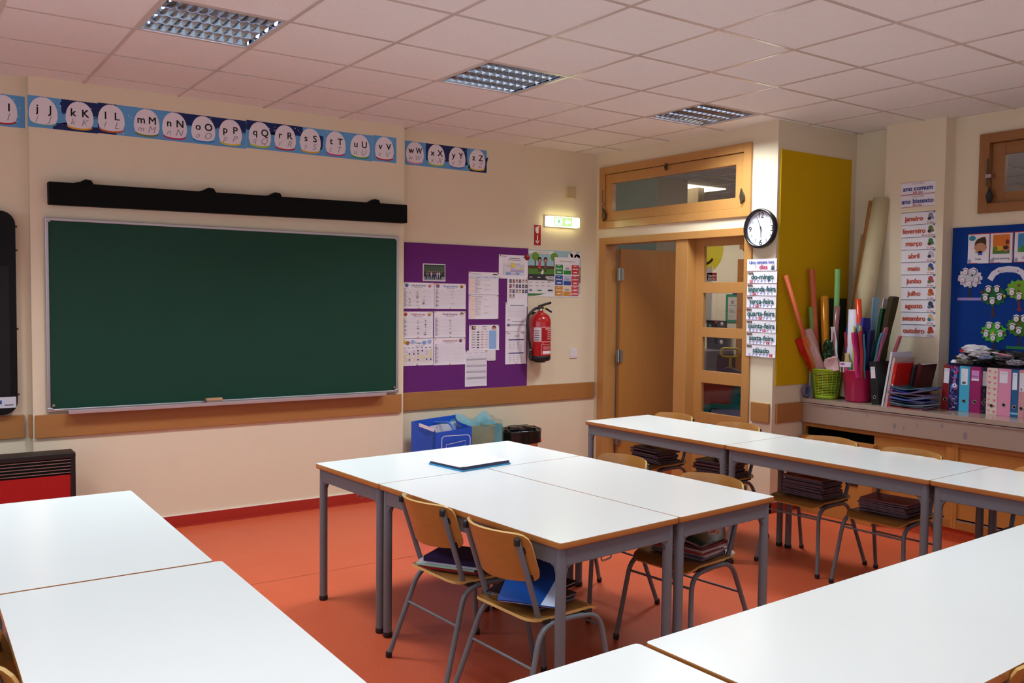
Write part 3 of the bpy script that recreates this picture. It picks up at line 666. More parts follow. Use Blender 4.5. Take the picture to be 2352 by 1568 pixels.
alpha_strip('alphabet_strip', -.323, .085, 2.683, 2.880, YP, [('j', -.235), ('k', -.024)], [(-.13, .085, .45, 1), (-.18, .085, 0, .3)], 'alphabet strip with the letters j and k')
alpha_strip('alphabet_strip', .085, 1.071, 2.688, 2.887, YP, [('l', .168), ('m', .391), ('n', .573), ('o', .768), ('p', .958)], [(.085, .2, 0, 1), (.57, 1.071, .5, 1)], 'long alphabet strip with letters l to p')
alpha_strip('alphabet_strip', 1.073, 2.077, 2.696, 2.896, YP, [('q', 1.173), ('r', 1.364), ('s', 1.561), ('t', 1.765), ('u', 1.969)], [(1.073, 1.5, .55, 1), (1.5, 1.66, .2, .85)], 'long alphabet strip with letters q to u')
alpha_strip('alphabet_strip', 2.079, 2.286, 2.702, 2.902, YP, [('v', 2.18)], [], 'short alphabet strip with the letter v')
alpha_strip('alphabet_strip', 2.405, 3.203, 2.714, 2.906, YW, [('w', 2.497), ('x', 2.699), ('y', 2.903), ('z', 3.105)], [(2.6, 3.0, .2, 1), (3.03, 3.203, 0, .75)], 'alphabet strip with letters w to z on the recessed wall')
# ---------------------------------------------------------------- dark display screen and heater at the left edge
t = thing('display_screen', 'black rounded display screen cut by the left picture edge', 'screen', (-1.2, .33, 1.5))
m_scr = mat('glossy_black_bezel', '#0B0B0C', .55, noise=.05, spec=.2)
M().prism(rrect(1.6, 1.29, .085, 8), 0, .045, m_scr, Matrix.Rotation(R(90), 4, 'X')).build('casing', t, bevel=.008)
M().box(-.77, .76, -.0475, -.045, -.53, .3, mat('dark_grey_screen', '#1C1C1F', .5, spec=.2)).build('screen', t)
s = M().box(.62, .79, -.049, -.0452, -.6, -.53, ink('#C9CDD6')); s.box(.655, .71, -.0497, -.049, -.574, -.55, ink('#35508E')).box(.725, .775, -.0497, -.049, -.585, -.578, ink('#5A5A66')); s.build('label_strip', t)
for z in (-.52, -.1, .4, .55): M().tube([(.8, -.02, z), (.812, -.02, z)], .006, m_black, 8).build('side_screw', t)
t = thing('convector_heater', 'red and black convector heater standing at the left edge', 'heater', (-.52, .03, 0))
m_hb = mat('black_heater_metal', '#141313', .4, noise=.08); m_hr = mat('red_heater_panel', '#A30E10', .4, noise=.05)
f = M().box(-.4, .4, -.075, .085, .6, .635, m_hb).box(-.4, -.372, -.07, .085, .06, .6, m_hb).box(.372, .4, -.07, .085, .06, .6, m_hb).box(-.372, .372, .07, .08, .06, .6, m_hb); f.build('casing', t, bevel=.006)
M().box(-.372, .372, -.06, -.05, .08, .495, m_hr).build('front_panel', t)
g = M().box(-.372, .372, -.045, -.04, .495, .6, m_dark)
for k in range(5): g.box(-.372, .372, -.065, -.048, .508+.02*k, .513+.02*k, m_steel)
g.build('grille', t)
for x in (-.34, .34): M().box(x-.025, x+.025, -.11, .12, 0, .06, m_hb).build('foot', t, bevel=.004)
# ---------------------------------------------------------------- purple board and its sheets
o = M().box(0, 1.252, 0, 1.236, 0, .012, mat('purple_felt', '#692E74', .9, noise=.05, scale=80, bump=.08, spec=.1)).build('notice_board', None, (2.4, YW-.001, .845), SOUTH)
tag(o, 'tall purple felt notice board covered with paper sheets', 'notice board')
YB = YW-.0125
def sheet(name, x0, x1, z0, z1, draw, label, cat='paper', y=YB, tilt=0., base=None, group=None, pins=None, orient=SOUTH, x=None, th=.0009):
    w, h = abs(x1-x0), z1-z0
    m = M(); n = 8; bm = base or m_paper
    m.surf(lambda u, v: (w*u, h*v, th+.004*(max(0, .12-v)/.12)**2*(.4+.6*u)+.0012*math.sin(3*u)), 6, n, bm, th)
    m.T = Matrix.Translation((0, 0, .0019))
    if draw: draw(m, w, h)
    for px, py, hx in (pins or ()):
        m.lathe([(.0, .008), (.004, .0075), (.0055, .005), (.004, .001)], ink(hx, .3), 10, Matrix.Translation((px*w, py*h, .002)))
    loc = (x0, y, z0) if orient is SOUTH else (x, y, z0)
    r = orient if not tilt else (orient[0], tilt, orient[2])
    o = m.build(name, None, loc, r)
    return tag(o, label, cat, group)
def ZK(*p): return [(*q, '#D9B43A') for q in p]
Z0 = .002
def chart(title, tcol, icons, rows=13, marks=()):
    def d(m, w, h):
        m.text(title, w*.5, h*.9, .024, tcol, 8, .002, maxw=w*.46); m.text('Mês de março', w*.5, h*.82, .014, '#8A7A9A', 8, maxw=w*.26)
        for (ix, c1, c2) in icons:
            m.disc(ix*w, h*.9, .017, .014, c1, 8); m.disc(ix*w, h*.865, .012, .009, c2, 8.5)
        m.rect(.008, .03, h*.755, h*.765, '#55506A', 8)
        for k in range(rows):
            y = h*.74-k*h*.68/rows
            m.rect(.005, w-.012, y-.0004, y+.0004, '#BDB7C6', 7); m.rect(.009, .024+.008*(k % 3), y-.009, y-.0055, '#6A647A', 8)
        for k in range(12): m.rect(.045+k*(w-.06)/12, .0456+k*(w-.06)/12, h*.06, h*.74, '#CFC9D4', 7)
        r = random.Random(title)
        for a, c_, n_ in marks:
            for _ in range(n_):
                y = h*(.1+.6*r.random()); m.rect(w*a+r.uniform(0, .02), w*a+r.uniform(.022, .03), y, y+.003, c_, 8)
    return d
PG = 'class lists pinned on the purple board'
cs = [(2.384, 2.681, 1.538, 1.753, 'Lista de presenças', '#3F7A8A', ((.12, '#5A7FA8', '#3D6A9A'), (.85, '#D9B9B0', '#C05A6A')), ((.15, '#8E8A70', 14), (.4, '#9AA06A', 16), (.6, '#8A8A9A', 12)), 'attendance list sheet with teal title in the top row on the purple board'),
      (2.684, 2.993, 1.536, 1.751, 'Marcação do almoço', '#4A7FC4', ((.1, '#B0503A', '#4A78B0'), (.86, '#D9A24A', '#7A4A2A')), ((.5, '#B0A8B8', 8),), 'list sheet with blue title and two child pictures, top row, right of the attendance list'),
      (2.380, 2.672, 1.295, 1.514, 'Trabalhos de casa', '#B8343A', ((.1, '#C0503A', '#8A4A3A'), (.87, '#D9B070', '#A0704A')), ((.68, '#8A869A', 24), (.45, '#B0A8B8', 12)), 'homework list sheet with red title on the purple board'),
      (2.682, 2.993, 1.295, 1.516, 'Marcação de presenças', '#7A3A5A', ((.87, '#6A5A4A', '#E9C9B0'),), ((.45, '#B0A8B8', 14),), 'list sheet with dark plum title in the middle row'),
      (2.681, 2.993, 1.062, 1.292, 'Comportamento na aula', '#C04A4A', ((.84, '#B06A6A', '#5A5A7A'),), (), 'behaviour list sheet with red title in the bottom row')]
for x0, x1, z0, z1, ti, tc_, ic, mk, lab in cs:
    sheet('paper_chart', x0, x1, z0, z1, chart(ti, tc_, ic, marks=mk), lab, pins=ZK((.04, .97), (.96, .97), (.5, .03)))
def calendar(m, w, h):
    m.text('Tempo', w*.5, h*.84, .022, '#6A7AA0', 8, .001)
    for q, (ix, c_) in enumerate(((.05, '#D9B84A'), (.17, '#A0704A'), (.33, '#9AB4E0'), (.7, '#7FA0DA'), (.87, '#9AB4E0'))): m.disc(ix*w, h*(.88-.04*(q % 2)), .02, .016, c_, 8)
    m.text('Mês de março', w*.55, h*.73, .014, '#8A7A9A', 8)
    for k in range(7): m.rect(w*(.03+.137*k), w*(.03+.137*k)+.022, h*.655, h*.67, '#3F3A55', 8)
    r = random.Random(3)
    for j in range(5):
        for k in range(7):
            m.rect(w*(.02+.137*k), w*(.148+.137*k), h*(.06+.11*j), h*(.16+.11*j), '#E3DCDC', 7)
            if j > 0 and r.random() < .75: m.disc(w*(.09+.137*k), h*(.11+.11*j), .009, .008, r.choice(['#E3CC5A', '#E3CC5A', '#C9B9E0', '#5A4A7A']), 8, n=8)
sheet('paper_chart', 2.381, 2.676, 1.066, 1.291, calendar, 'weather calendar sheet with small suns and clouds on the purple board', pins=((.03, .97, '#D9B43A'), (.47, .03, '#2A5A6A')))
def photo(m, w, h):
    m.rect(.008, w-.008, .008, h-.008, '#2E3A30', 6); m.rect(.008, w-.008, h*.55, h-.02, '#4A5A48', 6.4); m.rect(.008, w-.008, .008, h*.25, '#8E9298', 6.4)
    r = random.Random(5)
    for k in range(16):
        x = w*(.14+.045*k); y = h*(.42+.12*(k % 2)); m.rect(x-.006, x+.006, y-.045, y-.006, r.choice(['#2E3A66', '#3A3A44', '#6A6E80', '#C9C6CE', '#2A2A33']), 7); m.disc(x, y, .005, .006, '#B0846A', 7.4, n=8)
sheet('photograph', 2.571, 2.788, 1.768, 1.913, photo, 'small group photograph pinned alone near the top of the purple board', 'photograph')
def tallrow(hdr, n, seed, blank):
    def d(m, w, h):
        if hdr:
            m.rect(.02, w*.4, h*.9, h*.915, '#8A869A', 8); m.rect(w*.8, w*.94, h*.88, h*.93, '#1E1C22', 8); m.rect(.012, w-.012, h*.74, h*.8, '#C9D4EA', 7)
            for a in (.08, .3, .58, .85): m.rect(w*a-.01, w*a+.014, h*.76, h*.775, '#5A6A9A', 8)
        m.rect(.012, w*.2, h*.04, h*(.74 if hdr else .96), '#EFD6CE', 7)
        r = random.Random(seed); top = .7 if hdr else .93
        for k in range(n):
            y = h*(top-.66*k/n*(1 if hdr else 1.25)); m.rect(w*.2, w*(.2+.25*r.uniform(.4, 1)), y, y+.0022, '#8A8092', 8)
            if k % 4 == blank: m.rect(w*.5, w*(.5+.25*r.uniform(.4, 1)), y, y+.0022, '#9A92A2', 8)
        for k in range(4): m.rect(.03, .05, h*(top-.18*k), h*(top-.18*k)+.002, '#8A8092', 8)
    return d
sheet('paper_chart', 3.021, 3.332, 1.662, 1.857, tallrow(1, 12, 1, 1), 'timetable sheet with blue header and pink left column, upper of two joined', pins=((.03, .96, '#C03A4A'), (.97, .96, '#C03A4A')))
sheet('paper_chart', 3.023, 3.333, 1.450, 1.660, tallrow(0, 12, 2, 2), 'sheet with pink left column joined below the timetable sheet', pins=((.03, .97, '#C03A4A'), (.97, .97, '#C03A4A'), (.97, .03, '#C03A4A')))
def wk(m, w, h):
    m.rect(w*.08, w*.2, h*.82, h*.96, '#4A3238', 8); m.disc(w*.15, h*.9, .012, .012, '#C99A8A', 8.5); m.disc(w*.82, h*.89, .02, .018, '#6A2A2E', 8); m.disc(w*.82, h*.86, .012, .01, '#D9A08A', 8.5)
    m.text('Semana', w*.5, h*.94, .016, '#5A5060', 8); m.text('Tarefas', w*.5, h*.84, .016, '#5A5060', 8)
    m.rect(w*.66, w*.9, h*.05, h*.78, '#8FB4E2', 7)
    for k in range(7):
        y = h*(.72-.1*k); m.rect(w*.08, w*.2, y, y+.004, '#8A8092', 8); m.rect(w*.25, w*.33, y-.003, y+.004, '#2E2830', 8); m.rect(w*.38, w*.47, y, y+.004, '#D0604A', 8); m.rect(w*.53, w*.61, y, y+.003, '#9A92A2', 8)
        m.rect(w*.05, w*.63, y-.009, y-.0084, '#CFC6CC', 7)
sheet('paper_chart', 3.030, 3.343, 1.176, 1.399, wk, 'weekly task sheet with a light blue column on the purple board', pins=((.03, .97, '#C03A4A'), (.97, .97, '#C03A4A')))
def lst(m, w, h):
    for k in range(3): m.rect(w*(.08+.3*k), w*(.28+.3*k), h*.93, h*.937, '#A09AA8', 8)
    m.lines(.015, w-.012, [h*(.87-.035*k) for k in range(24)], '#C4BECC', .0012, 7)
    for z in (.74, .56, .39, .22): m.rect(.012, w-.01, h*z, h*z+.012, '#B4B0BA', 7.5)
sheet('paper_chart', 2.992, 3.216, .866, 1.178, lst, 'lowest sheet on the purple board, ruled and grey, under the light switch', pins=((.04, .98, '#333333'), (.95, .98, '#B4A02A')))
def plan(m, w, h):
    m.rect(w*.1, w*.25, h*.93, h*.945, '#555060', 8); m.rect(w*.82, w*.92, h*.9, h*.92, '#1E1C22', 8); m.rect(w*.35, w*.7, h*.85, h*.87, '#6A6476', 8); m.rect(w*.3, w*.75, h*.78, h*.8, '#8A8494', 8)
    for k in range(6):
        m.rect(w*.14, w*.22, h*(.16+.085*k), h*(.225+.085*k), '#D9D4DA', 7)
        for j in range(4): m.rect(w*(.24+.16*j), w*(.39+.16*j), h*(.16+.085*k), h*(.225+.085*k), ('#DAD6DE', '#C9BFD2', '#E0DCE0')[(j+k) % 3], 7)
    m.rect(w*.4, w*.55, h*.47, h*.67, '#E0CE52', 8); m.rect(w*.7, w*.86, h*.41, h*.46, '#E0CE52', 8); m.rect(w*.24, w*.39, h*.16, h*.27, '#86A8DC', 8); m.rect(w*.57, w*.7, h*.16, h*.27, '#86A8DC', 8); m.rect(w*.4, w*.86, h*.29, h*.38, '#B7A6C9', 8)
sheet('paper_chart', 3.333, 3.648, 1.806, 2.016, plan, 'timetable sheet with a yellow block, topmost on the purple board', pins=((.04, .96, '#333333'), (.03, .04, '#D9B43A'), (.97, .04, '#D9B43A')))
def faces(m, w, h):
    r = random.Random(9)
    for k in range(20):
        x, y = w*(.1+.155*(k % 6)), h*(.78-.165*(k//6))
        m.rect(x, x+.024, y, y+.03, r.choice(['#3A5A8A', '#B0A0A6', '#8A3A4A', '#4A4A6A', '#C9B9B0']), 7); m.disc(x+.012, y+.018, .007, .009, '#C99A80', 8, n=8); m.disc(x+.012, y+.026, .008, .005, r.choice(['#2A2022', '#4A3222', '#1E1A1C']), 8.5, n=8)
sheet('paper_chart', 3.424, 3.646, 1.560, 1.830, faces, 'sheet with rows of small portrait pictures on the purple board', y=YB-.0012, pins=((.97, .95, '#D9843A'),))
def rt1(m, w, h):
    m.rect(w*.2, w*.85, h*.88, h*.9, '#8A8494', 8); m.lines(.02, w-.02, [h*(.78-.05*k) for k in range(7)], '#C4BECC', .0014, 7)
    m.rect(.02, w*.2, h*.38, h*.4, '#55506A', 8); m.rect(w*.3, w*.9, h*.33, h*.345, '#8A8494', 8); m.rect(.015, w-.015, h*.18, h*.24, '#B4B0BE', 7); m.rect(.02, .04, h*.17, h*.25, '#55506A', 8)
sheet('paper_chart', 3.408, 3.640, 1.342, 1.598, rt1, 'right-hand sheet on the purple board just under the portrait sheet', y=YB-.0026, pins=((.04, .97, '#D9B43A'),))
def rt2(m, w, h):
    m.rect(.02, w*.2, h*.92, h*.935, '#4A4666', 8); m.rect(w*.72, w*.88, h*.93, h*.945, '#1E1C30', 8); m.rect(w*.4, w*.65, h*.84, h*.85, '#8A8494', 8)
    for q in (.72, .32):
        m.rect(w*.14, w*.86, h*q, h*q+.007, '#3A3378', 8)
        for k in range(4):
            for j in range(4): m.rect(w*(.18+.18*j), w*(.25+.18*j), h*(q-.07-.06*k), h*(q-.07-.06*k)+.003, '#8A8494', 8)
sheet('paper_chart', 3.411, 3.641, 1.046, 1.344, rt2, 'sheet with two violet table headers beside the extinguisher hose', y=YB-.0006, pins=((.04, .97, '#D9B43A'), (.5, .03, '#D9B43A')))
def switch(x, z, y, label):
    t = thing('light_switch', label, 'light switch', (x, y, z), SOUTH)
    M().prism(rrect(.088, .09, .008), 0, .009, mat('switch_plastic', '#E4DDE0', .35)).build('plate', t, bevel=.002)
    M().prism(rrect(.046, .06, .003), .009, .0125, mat('switch_plastic', '#E4DDE0', .35)).build('rocker', t, bevel=.0015)
switch(3.259, 1.13, YB, 'white light switch set into the purple board')
switch(4.196, 1.125, YW, 'white light switch alone on the wall right of the extinguisher')
o = M().lathe([(0, .012), (.012, .011), (.024, .006), (.028, 0)], ink('#8E1A1C', .4), 18).disc(.0, .012, .006, .006, '#D9B43A', 1, z=.012).disc(-.028, .002, .008, .005, '#1E1414', 1).build('ladybird_magnet', None, (3.637, YB-.006, 2.002), SOUTH)
tag(o, 'red ladybird decoration at the upper right corner of the purple board', 'decoration')
# ---------------------------------------------------------------- road poster and its inner sheet
def road(m, w, h):
    k = ink
    m.poly(rrect(w, h, .02, 4, w/2, h/2), '#9FC3CC', 2); m.rect(0, w, h*.36, h*.66, '#5A3A2C', 2.5); m.rect(0, w, h*.48, h*.6, '#567E33', 3); m.rect(0, w, h*.31, h*.48, '#38343A', 3.3); m.rect(0, w, .006, h*.08, '#3F7A35', 3)
    m.rect(.003, w*.49, h*.065, h*.35, '#E3DCDE', 4)
    for q in range(3): m.rect(.02+.09*q, .052+.09*q, h*.405, h*.42, '#E0DADA', 4)
    for q in range(3): m.poly([(w*(.365-.02*q), h*(.335+.04*q)), (w*.5, h*(.335+.04*q)), (w*.5, h*(.36+.04*q)), (w*(.38-.02*q), h*(.36+.04*q))][::1], '#E0DADA', 4)
    for tx in (.135, .49): m.rect(w*tx-.006, w*tx+.006, h*.66, h*.86, '#4A3326', 4); m.disc(w*tx, h*.86, .042, .04, '#6F9A38', 4.4)
    for q, (px, sh, hr) in enumerate(((.215, '#C9424A', '#2A1A18'), (.325, '#6A5A5C', '#2A1A18'))):
        m.disc(w*px, h*.79, .022, .026, hr, 5); m.disc(w*px, h*.775, .014, .016, '#C98F72', 5.5); m.poly([(w*px-.015, h*.6), (w*px+.015, h*.6), (w*px+.011, h*.74), (w*px-.011, h*.74)], sh, 5.2); m.rect(w*px-.011, w*px-.003, h*.53, h*.6, '#33292A', 5); m.rect(w*px+.003, w*px+.011, h*.53, h*.6, '#33292A', 5)
    m.disc(w*.265, h*.53, .016, .022, '#E6E0DE', 6); m.disc(w*.25, h*.56, .009, .009, '#3A2A26', 6.4)
    for q in range(8): m.rect(.02+.067*(q % 4), .056+.067*(q % 4), h*(.3-.075*(q//4)), h*(.31-.075*(q//4)), '#4A4448', 5)
    m.rect(.02, .05, h*.12, h*.15, '#24486E', 5); m.rect(.11, .16, h*.12, h*.145, '#4E8A5A', 5); m.rect(.23, .285, h*.12, h*.15, '#33333A', 5)
    m.rect(.003, w*.49, h*.915, h*.98, '#E8E2DA', 4); m.text('ANDAR NA RUA', w*.25, h*.945, .022, '#B9A98A', 6, .002, maxw=w*.4)
    for cx_, cy_, r_ in ((.8, .9, .03), (.86, .93, .04), (.93, .88, .035), (.97, .92, .03)): m.disc(w*cx_, h*cy_, r_, r_*.8, '#E8E0DC', 3.6)
sheet('road_safety_poster', 3.655, 4.268, 1.652, 2.075, road, 'laminated poster of two children by a road on the cream wall', 'poster', y=YW)
def mats_(m, w, h):
    m.text('Código de segurança', w*.5, h*.9, .022, '#C4B49A', 8, maxw=w*.7)
    cc = [('#2F8A3F', '#E3DEE0', '#C4333A'), ('#2F4F96', '#B9C0D6', '#C4333A'), ('#D08A2A', '#E6D2B0', '#CC4A4E')]
    for j in range(3):
        for k in range(3):
            x0, x1, y0, y1 = w*(.03+.325*k), w*(.325+.325*k), h*(.66-.29*j)-h*.12+.0, h*(.66-.29*j)+h*.14
            m.rect(x0, x1, y0, y1, cc[j][k], 7)
            if k == 1: m.rect(x0, x1, y0, y0+(y1-y0)*.42, cc[j][0], 7.5); m.disc((x0+x1)/2, (y0+y1)/2+.01, .026, .012, '#A8A4B4', 7.8)
            else:
                for q in range(4): m.rect(x0+.012+.017*q, x0+.022+.017*q, (y0+y1)/2+.002*(q % 2), (y0+y1)/2+.014, '#EDEAEA', 8)
                m.rect(x0+.02, x1-.02, (y0+y1)/2-.03, (y0+y1)/2-.02, '#EDEAEA', 8); m.rect(x0+.02, x1-.03, y1-.012, y1-.008, '#EDEAEA', 8)
sheet('safety_sheet', 3.958, 4.253, 1.676, 2.016, mats_, 'sheet of coloured squares pinned over the road poster', 'poster', y=YW-.004)
# ---------------------------------------------------------------- fire sign, exit light, sensor, extinguisher
s = M().box(0, .092, 0, .2, 0, .003, ink('#E6DEDC')); s.rect(.008, .084, .008, .192, '#B01E1E', 1, .003); s.rect(.04, .052, .04, .1, '#EDE6E4', 2, .003); s.poly([(.046, .02), (.07, .05), (.022, .05)][::1], '#EDE6E4', 2, .003)
s.poly([(.03, .115), (.058, .115), (.058, .165), (.052, .175), (.036, .175), (.03, .165)], '#EDE6E4', 2, .003); s.rect(.052, .07, .172, .18, '#EDE6E4', 2, .003); s.rect(.022, .03, .13, .17, '#EDE6E4', 2, .003)
tag(s.build('fire_extinguisher_sign', None, (3.713, YW, 2.107), SOUTH), 'red extinguisher sign with white arrow on the wall', 'sign')
t = thing('emergency_exit_light', 'glowing green and white emergency exit light on the wall', 'exit light', (4.02, YW, 2.288), SOUTH)
M().box(-.19, .19, 0, .1, 0, .02, mat('lamp_plastic', '#E8E6D6', .4)).build('back_plate', t, bevel=.003)
M().prism(rrect(.372, .092, .012, 4, 0, .05), .02, .055, mat('lit_diffuser', '#FFFBD8', .4, emit='#F6F3B8', estr=EXITE)).build('diffuser', t)
g = M().prism(rrect(.22, .082, .004, 2, -.01, .05), .055, .0562, mat('lit_green_panel', '#7FD06A', .4, emit='#63C84E', estr=EXITE*.8))
wg = mat('lit_white_mark', '#F2FFE6', .4, emit='#E8FFD0', estr=EXITE)
g.rect(-.105, -.02, .02, .08, wg, 1, .0562); g.poly([(.01, .05), (.04, .02), (.04, .038), (.08, .038), (.08, .062), (.04, .062), (.04, .08)], wg, 1, .0562)
gd = mat('lit_dark_green', '#2F8A3A', .4, emit='#2F8A3A', estr=EXITE*.5)
g.disc(-.058, .071, .006, .006, gd, 2, z=.0562); g.poly([(-.075, .03), (-.065, .03), (-.055, .045), (-.045, .03), (-.035, .03), (-.05, .065), (-.065, .062)], gd, 2, z=.0562)
g.build('sign_panel', t)
tag(M().box(-.052, .052, 0, .105, 0, .03, mat('beige_plastic', '#CDB98C', .5)).box(-.04, .04, .012, .093, .03, .033, mat('beige_plastic', '#CDB98C', .5)).build('wall_sensor_box', None, (4.124, YW, 2.562), SOUTH, bevel=.004), 'small beige square box high on the wall above the exit light', 'sensor')
t = thing('fire_extinguisher', 'red fire extinguisher with black hose hanging on the wall', 'fire extinguisher', (3.727, YW-.105, 1.062))
mr_ = mat('red_gloss_paint', '#B3141A', .2, noise=.03, coat=.5)
b = M().lathe([(.095, .055), (.097, .06), (.097, .36), (.093, .39), (.08, .418), (.055, .437), (.028, .448), (.026, .462), (0, .462)], mr_, 32); bo = b.build('cylinder', t)
lb = M()
def onc(a0, a1, z0, z1, h, r=.0976):
    n = 8; vs = []
    for i in range(n+1):
        a = R(a0+(a1-a0)*i/n); vs += [(r*math.cos(a), r*math.sin(a), z0), (r*math.cos(a), r*math.sin(a), z1)]
    lb.add(vs, [(2*i, 2*i+2, 2*i+3, 2*i+1) for i in range(n)], ink(h), True)
onc(198, 236, .19, .315, '#D9CFD2'); onc(240, 325, .185, .32, '#D8B9BA'); onc(242, 323, .19, .314, '#A8151B', .0979); onc(240, 320, .075, .165, '#D8B9BA'); onc(242, 318, .078, .162, '#A8151B', .0979); onc(248, 312, .082, .106, '#E6DEDF', .0982)
for k in range(5): onc(275, 318, .21+.018*k, .216+.018*k, '#E3D2D3', .0982); onc(202, 230, .2+.02*k, .208+.02*k, '#6A5A66', .098)
onc(262, 318, .298, .306, '#E3D2D3', .0982); onc(246, 260, .2, .3, '#8E1218', .0982)
for k in range(4): onc(250, 315, .115+.011*k, .118+.011*k, '#D8B0B2', .0982)
lb.text('extin', 0, 0, .001, '#C4333A') if False else None
lb.build('label', bo)
M().lathe([(0, 0), (.05, 0), (.055, .012), (.085, .015), (.096, .03), (.098, .06), (.094, .064)], m_black, 28).build('base', t)
M().lathe([(.02, .455), (.024, .46), (.024, .475), (.014, .48), (.014, .5), (0, .5)], m_steel, 16).box(-.02, .02, -.014, .014, .478, .5, m_brass).build('valve', t)
M().tube(fillet([(-.02, 0, .5), (.02, 0, .512), (.115, 0, .535)], .02), [.013]*2+[.011]*5+[.008]*(1) if False else .011, m_black, 8).build('carry_handle', t)
M().tube(fillet([(.01, 0, .49), (.05, 0, .488), (.125, 0, .45)], .03), .009, m_black, 8).build('squeeze_lever', t)
M().tube([(.03, -.01, .485), (.045, -.014, .488)], .008, ink('#D9C93A'), 8).build('safety_pin', t)
ho = M().tube(fillet([(-.02, -.01, .487), (-.07, -.015, .485), (-.165, -.02, .41), (-.15, -.02, .25), (-.118, -.015, .14), (-.113, -.012, .1)], [.03, .08, .12, .08], 8), .0115, m_black, 12).build('hose', t)
M().tube([(-.113, -.012, .11), (-.113, -.012, .12)], .014, m_steel, 12).tube([(-.113, -.012, .105), (-.11, -.012, .04)], [.014, .02], m_black, 12).build('nozzle', ho)
M().box(-.02, .02, .09, .105, .3, .45, m_black).build('wall_bracket', t)
# ---------------------------------------------------------------- clock, weekday cards, yellow board, months
t = thing('wall_clock', 'round black rimmed wall clock beside the yellow board', 'clock', (XD-.0205, -1.632, 2.187), WEST)
M().lathe([(.148, 0), (.152, .01), (.152, .032), (.146, .042), (.136, .042), (.131, .03), (.131, .012)], mat('black_clock_rim', '#101014', .25), 48).build('rim', t)
f = M().lathe([(0, .012), (.133, .012)], mat('clock_face_white', '#E6E6F0', .4), 40, smooth=False)
for h_ in range(1, 13):
    a = R(90-30*h_); bigN = h_ % 3 == 0
    f.text(str(h_), .104*math.cos(a), .104*math.sin(a), .062 if bigN else .032, '#1B1A22' if bigN else '#77727E', 2, .004 if bigN else 0, z=.012)
f.build('dial', t)
def hand(ln, w, deg, z, h): return M().poly([(-w, -.02), (w, -.02), (w*.6, ln), (-w*.6, ln)], h, 1, z).build(('hour_hand' if ln < .075 else 'minute_hand') if w > .0015 else 'second_hand', t, (0, 0, 0), (0, 0, R(-deg)))
hand(.07, .003, 178.5, .016, '#1B1A22'); hand(.1, .0026, 338, .018, '#1B1A22'); hand(.11, .0008, 238, .02, '#8A869A')
M().lathe([(0, .022), (.005, .021), (.005, .014)], m_black, 12).build('hub', t)
days = [None, 'do-mingo', 'segunda-feira', 'terça-feira', 'quarta-feira', 'quinta-feira', 'sexta-feira', 'sábado']
def dayc(k):
    def d(m, w, h):
        z = .0
        if k == 0:
            m.text('Uma semana tem', w*.5, h*.74, .034, '#3A4FB0', 8, .012, maxw=w*.88); m.text('7', w*.3, h*.35, .05, '#DCD2E0', 7); m.text('dias', w*.57, h*.34, .052, '#C02A5A', 8, .012, maxw=w*.34)
            m.disc(w*.88, h*.25, .014, .018, '#55597A', 8); m.disc(w*.9, h*.47, .008, .01, '#D9B98A', 8.4); m.rect(w*.82, w*.95, h*.08, h*.14, '#33334A', 8.2)
        else:
            m.text(days[k], w*.52, h*.56, .056, '#1F5A5A', 8, .014, maxw=w*.92)
            for q in range(4): m.disc(w*(.05+.045*q), h*(.86-.02*(q % 2)), .007, .009, ('#4A3A3A', '#7A6A5A', '#3A3A44', '#8A6A4A')[(q+k) % 4], 8, n=10)
            for q, s_ in enumerate('D 2ª 3ª 4ª 5ª 6ª S'.split()):
                x = w*(.14+.12*q)
                if q == k-1: m.rect(x-.015, x+.015, h*.05, h*.27, '#C4304E', 8); m.text(s_, x, h*.16, .02, '#F4EEF4', 9, .008)
                else: m.text(s_, x, h*.16, .024, '#4A5AB8', 8, .012)
        m.rect(0, w, 0, .0022, '#C9848E', 7)
    return d
labd = ['weekday title card reading Uma semana tem 7 dias', 'weekday card reading do-mingo', 'weekday card reading segunda-feira', 'weekday card reading terça-feira', 'weekday card reading quarta-feira', 'weekday card reading quinta-feira', 'weekday card reading sexta-feira', 'weekday card reading sábado']
for k in range(8):
    y0 = -1.497-.002*((k*3) % 4)-(.006 if k > 5 else 0)
    sheet('weekday_card', 0, .283, 1.958-.0945*(k+1), 1.958-.0945*k-.0025, dayc(k), labd[k], 'card', y=y0, x=XD-.0215, orient=WEST)
o = M().box(4.487, 5.372, YS-.012, YS, .985, 2.782, m_yellow).build('felt_board', None, (0, 0, 0), bevel=.002)
tag(o, 'tall yellow felt board on the wall left of the alcove', 'notice board')
mon = [('ano comum', 2.452, 2.545, '365 dias', 'fevereiro: 28 dias'), ('ano bissexto', 2.356, 2.449, '366 dias', 'fevereiro: 29 dias')]
def monA(nm, dd, hh):
    def d(m, w, h):
        m.text(hh, w*.5, h*.86, .014, '#6A647A', 8); m.text(nm, w*.5, h*.5, .05, '#2A3F8E', 8, .012, maxw=w*.95); m.text(dd, w*.5, h*.16, .025, '#C0465A', 8, .004); m.rect(0, w, 0, .003, '#B8484E', 7); m.rect(0, w, h-.002, h, '#B8484E', 7)
    return d
for nm, z0, z1, dd, hh in mon:
    sheet('year_card', 0, .272, z0, z1, monA(nm, dd, hh), 'year card reading %s' % nm, 'card', y=-2.234, x=XP, orient=WEST)
names = ['janeiro', 'fevereiro', 'março', 'abril', 'maio', 'junho', 'julho', 'agosto', 'setembro', 'outubro']
dd = ['31 dias', '28 ou 29 dias', '31 dias', '30 dias', '31 dias', '30 dias', '31 dias', '31 dias', '30 dias', '31 dias']
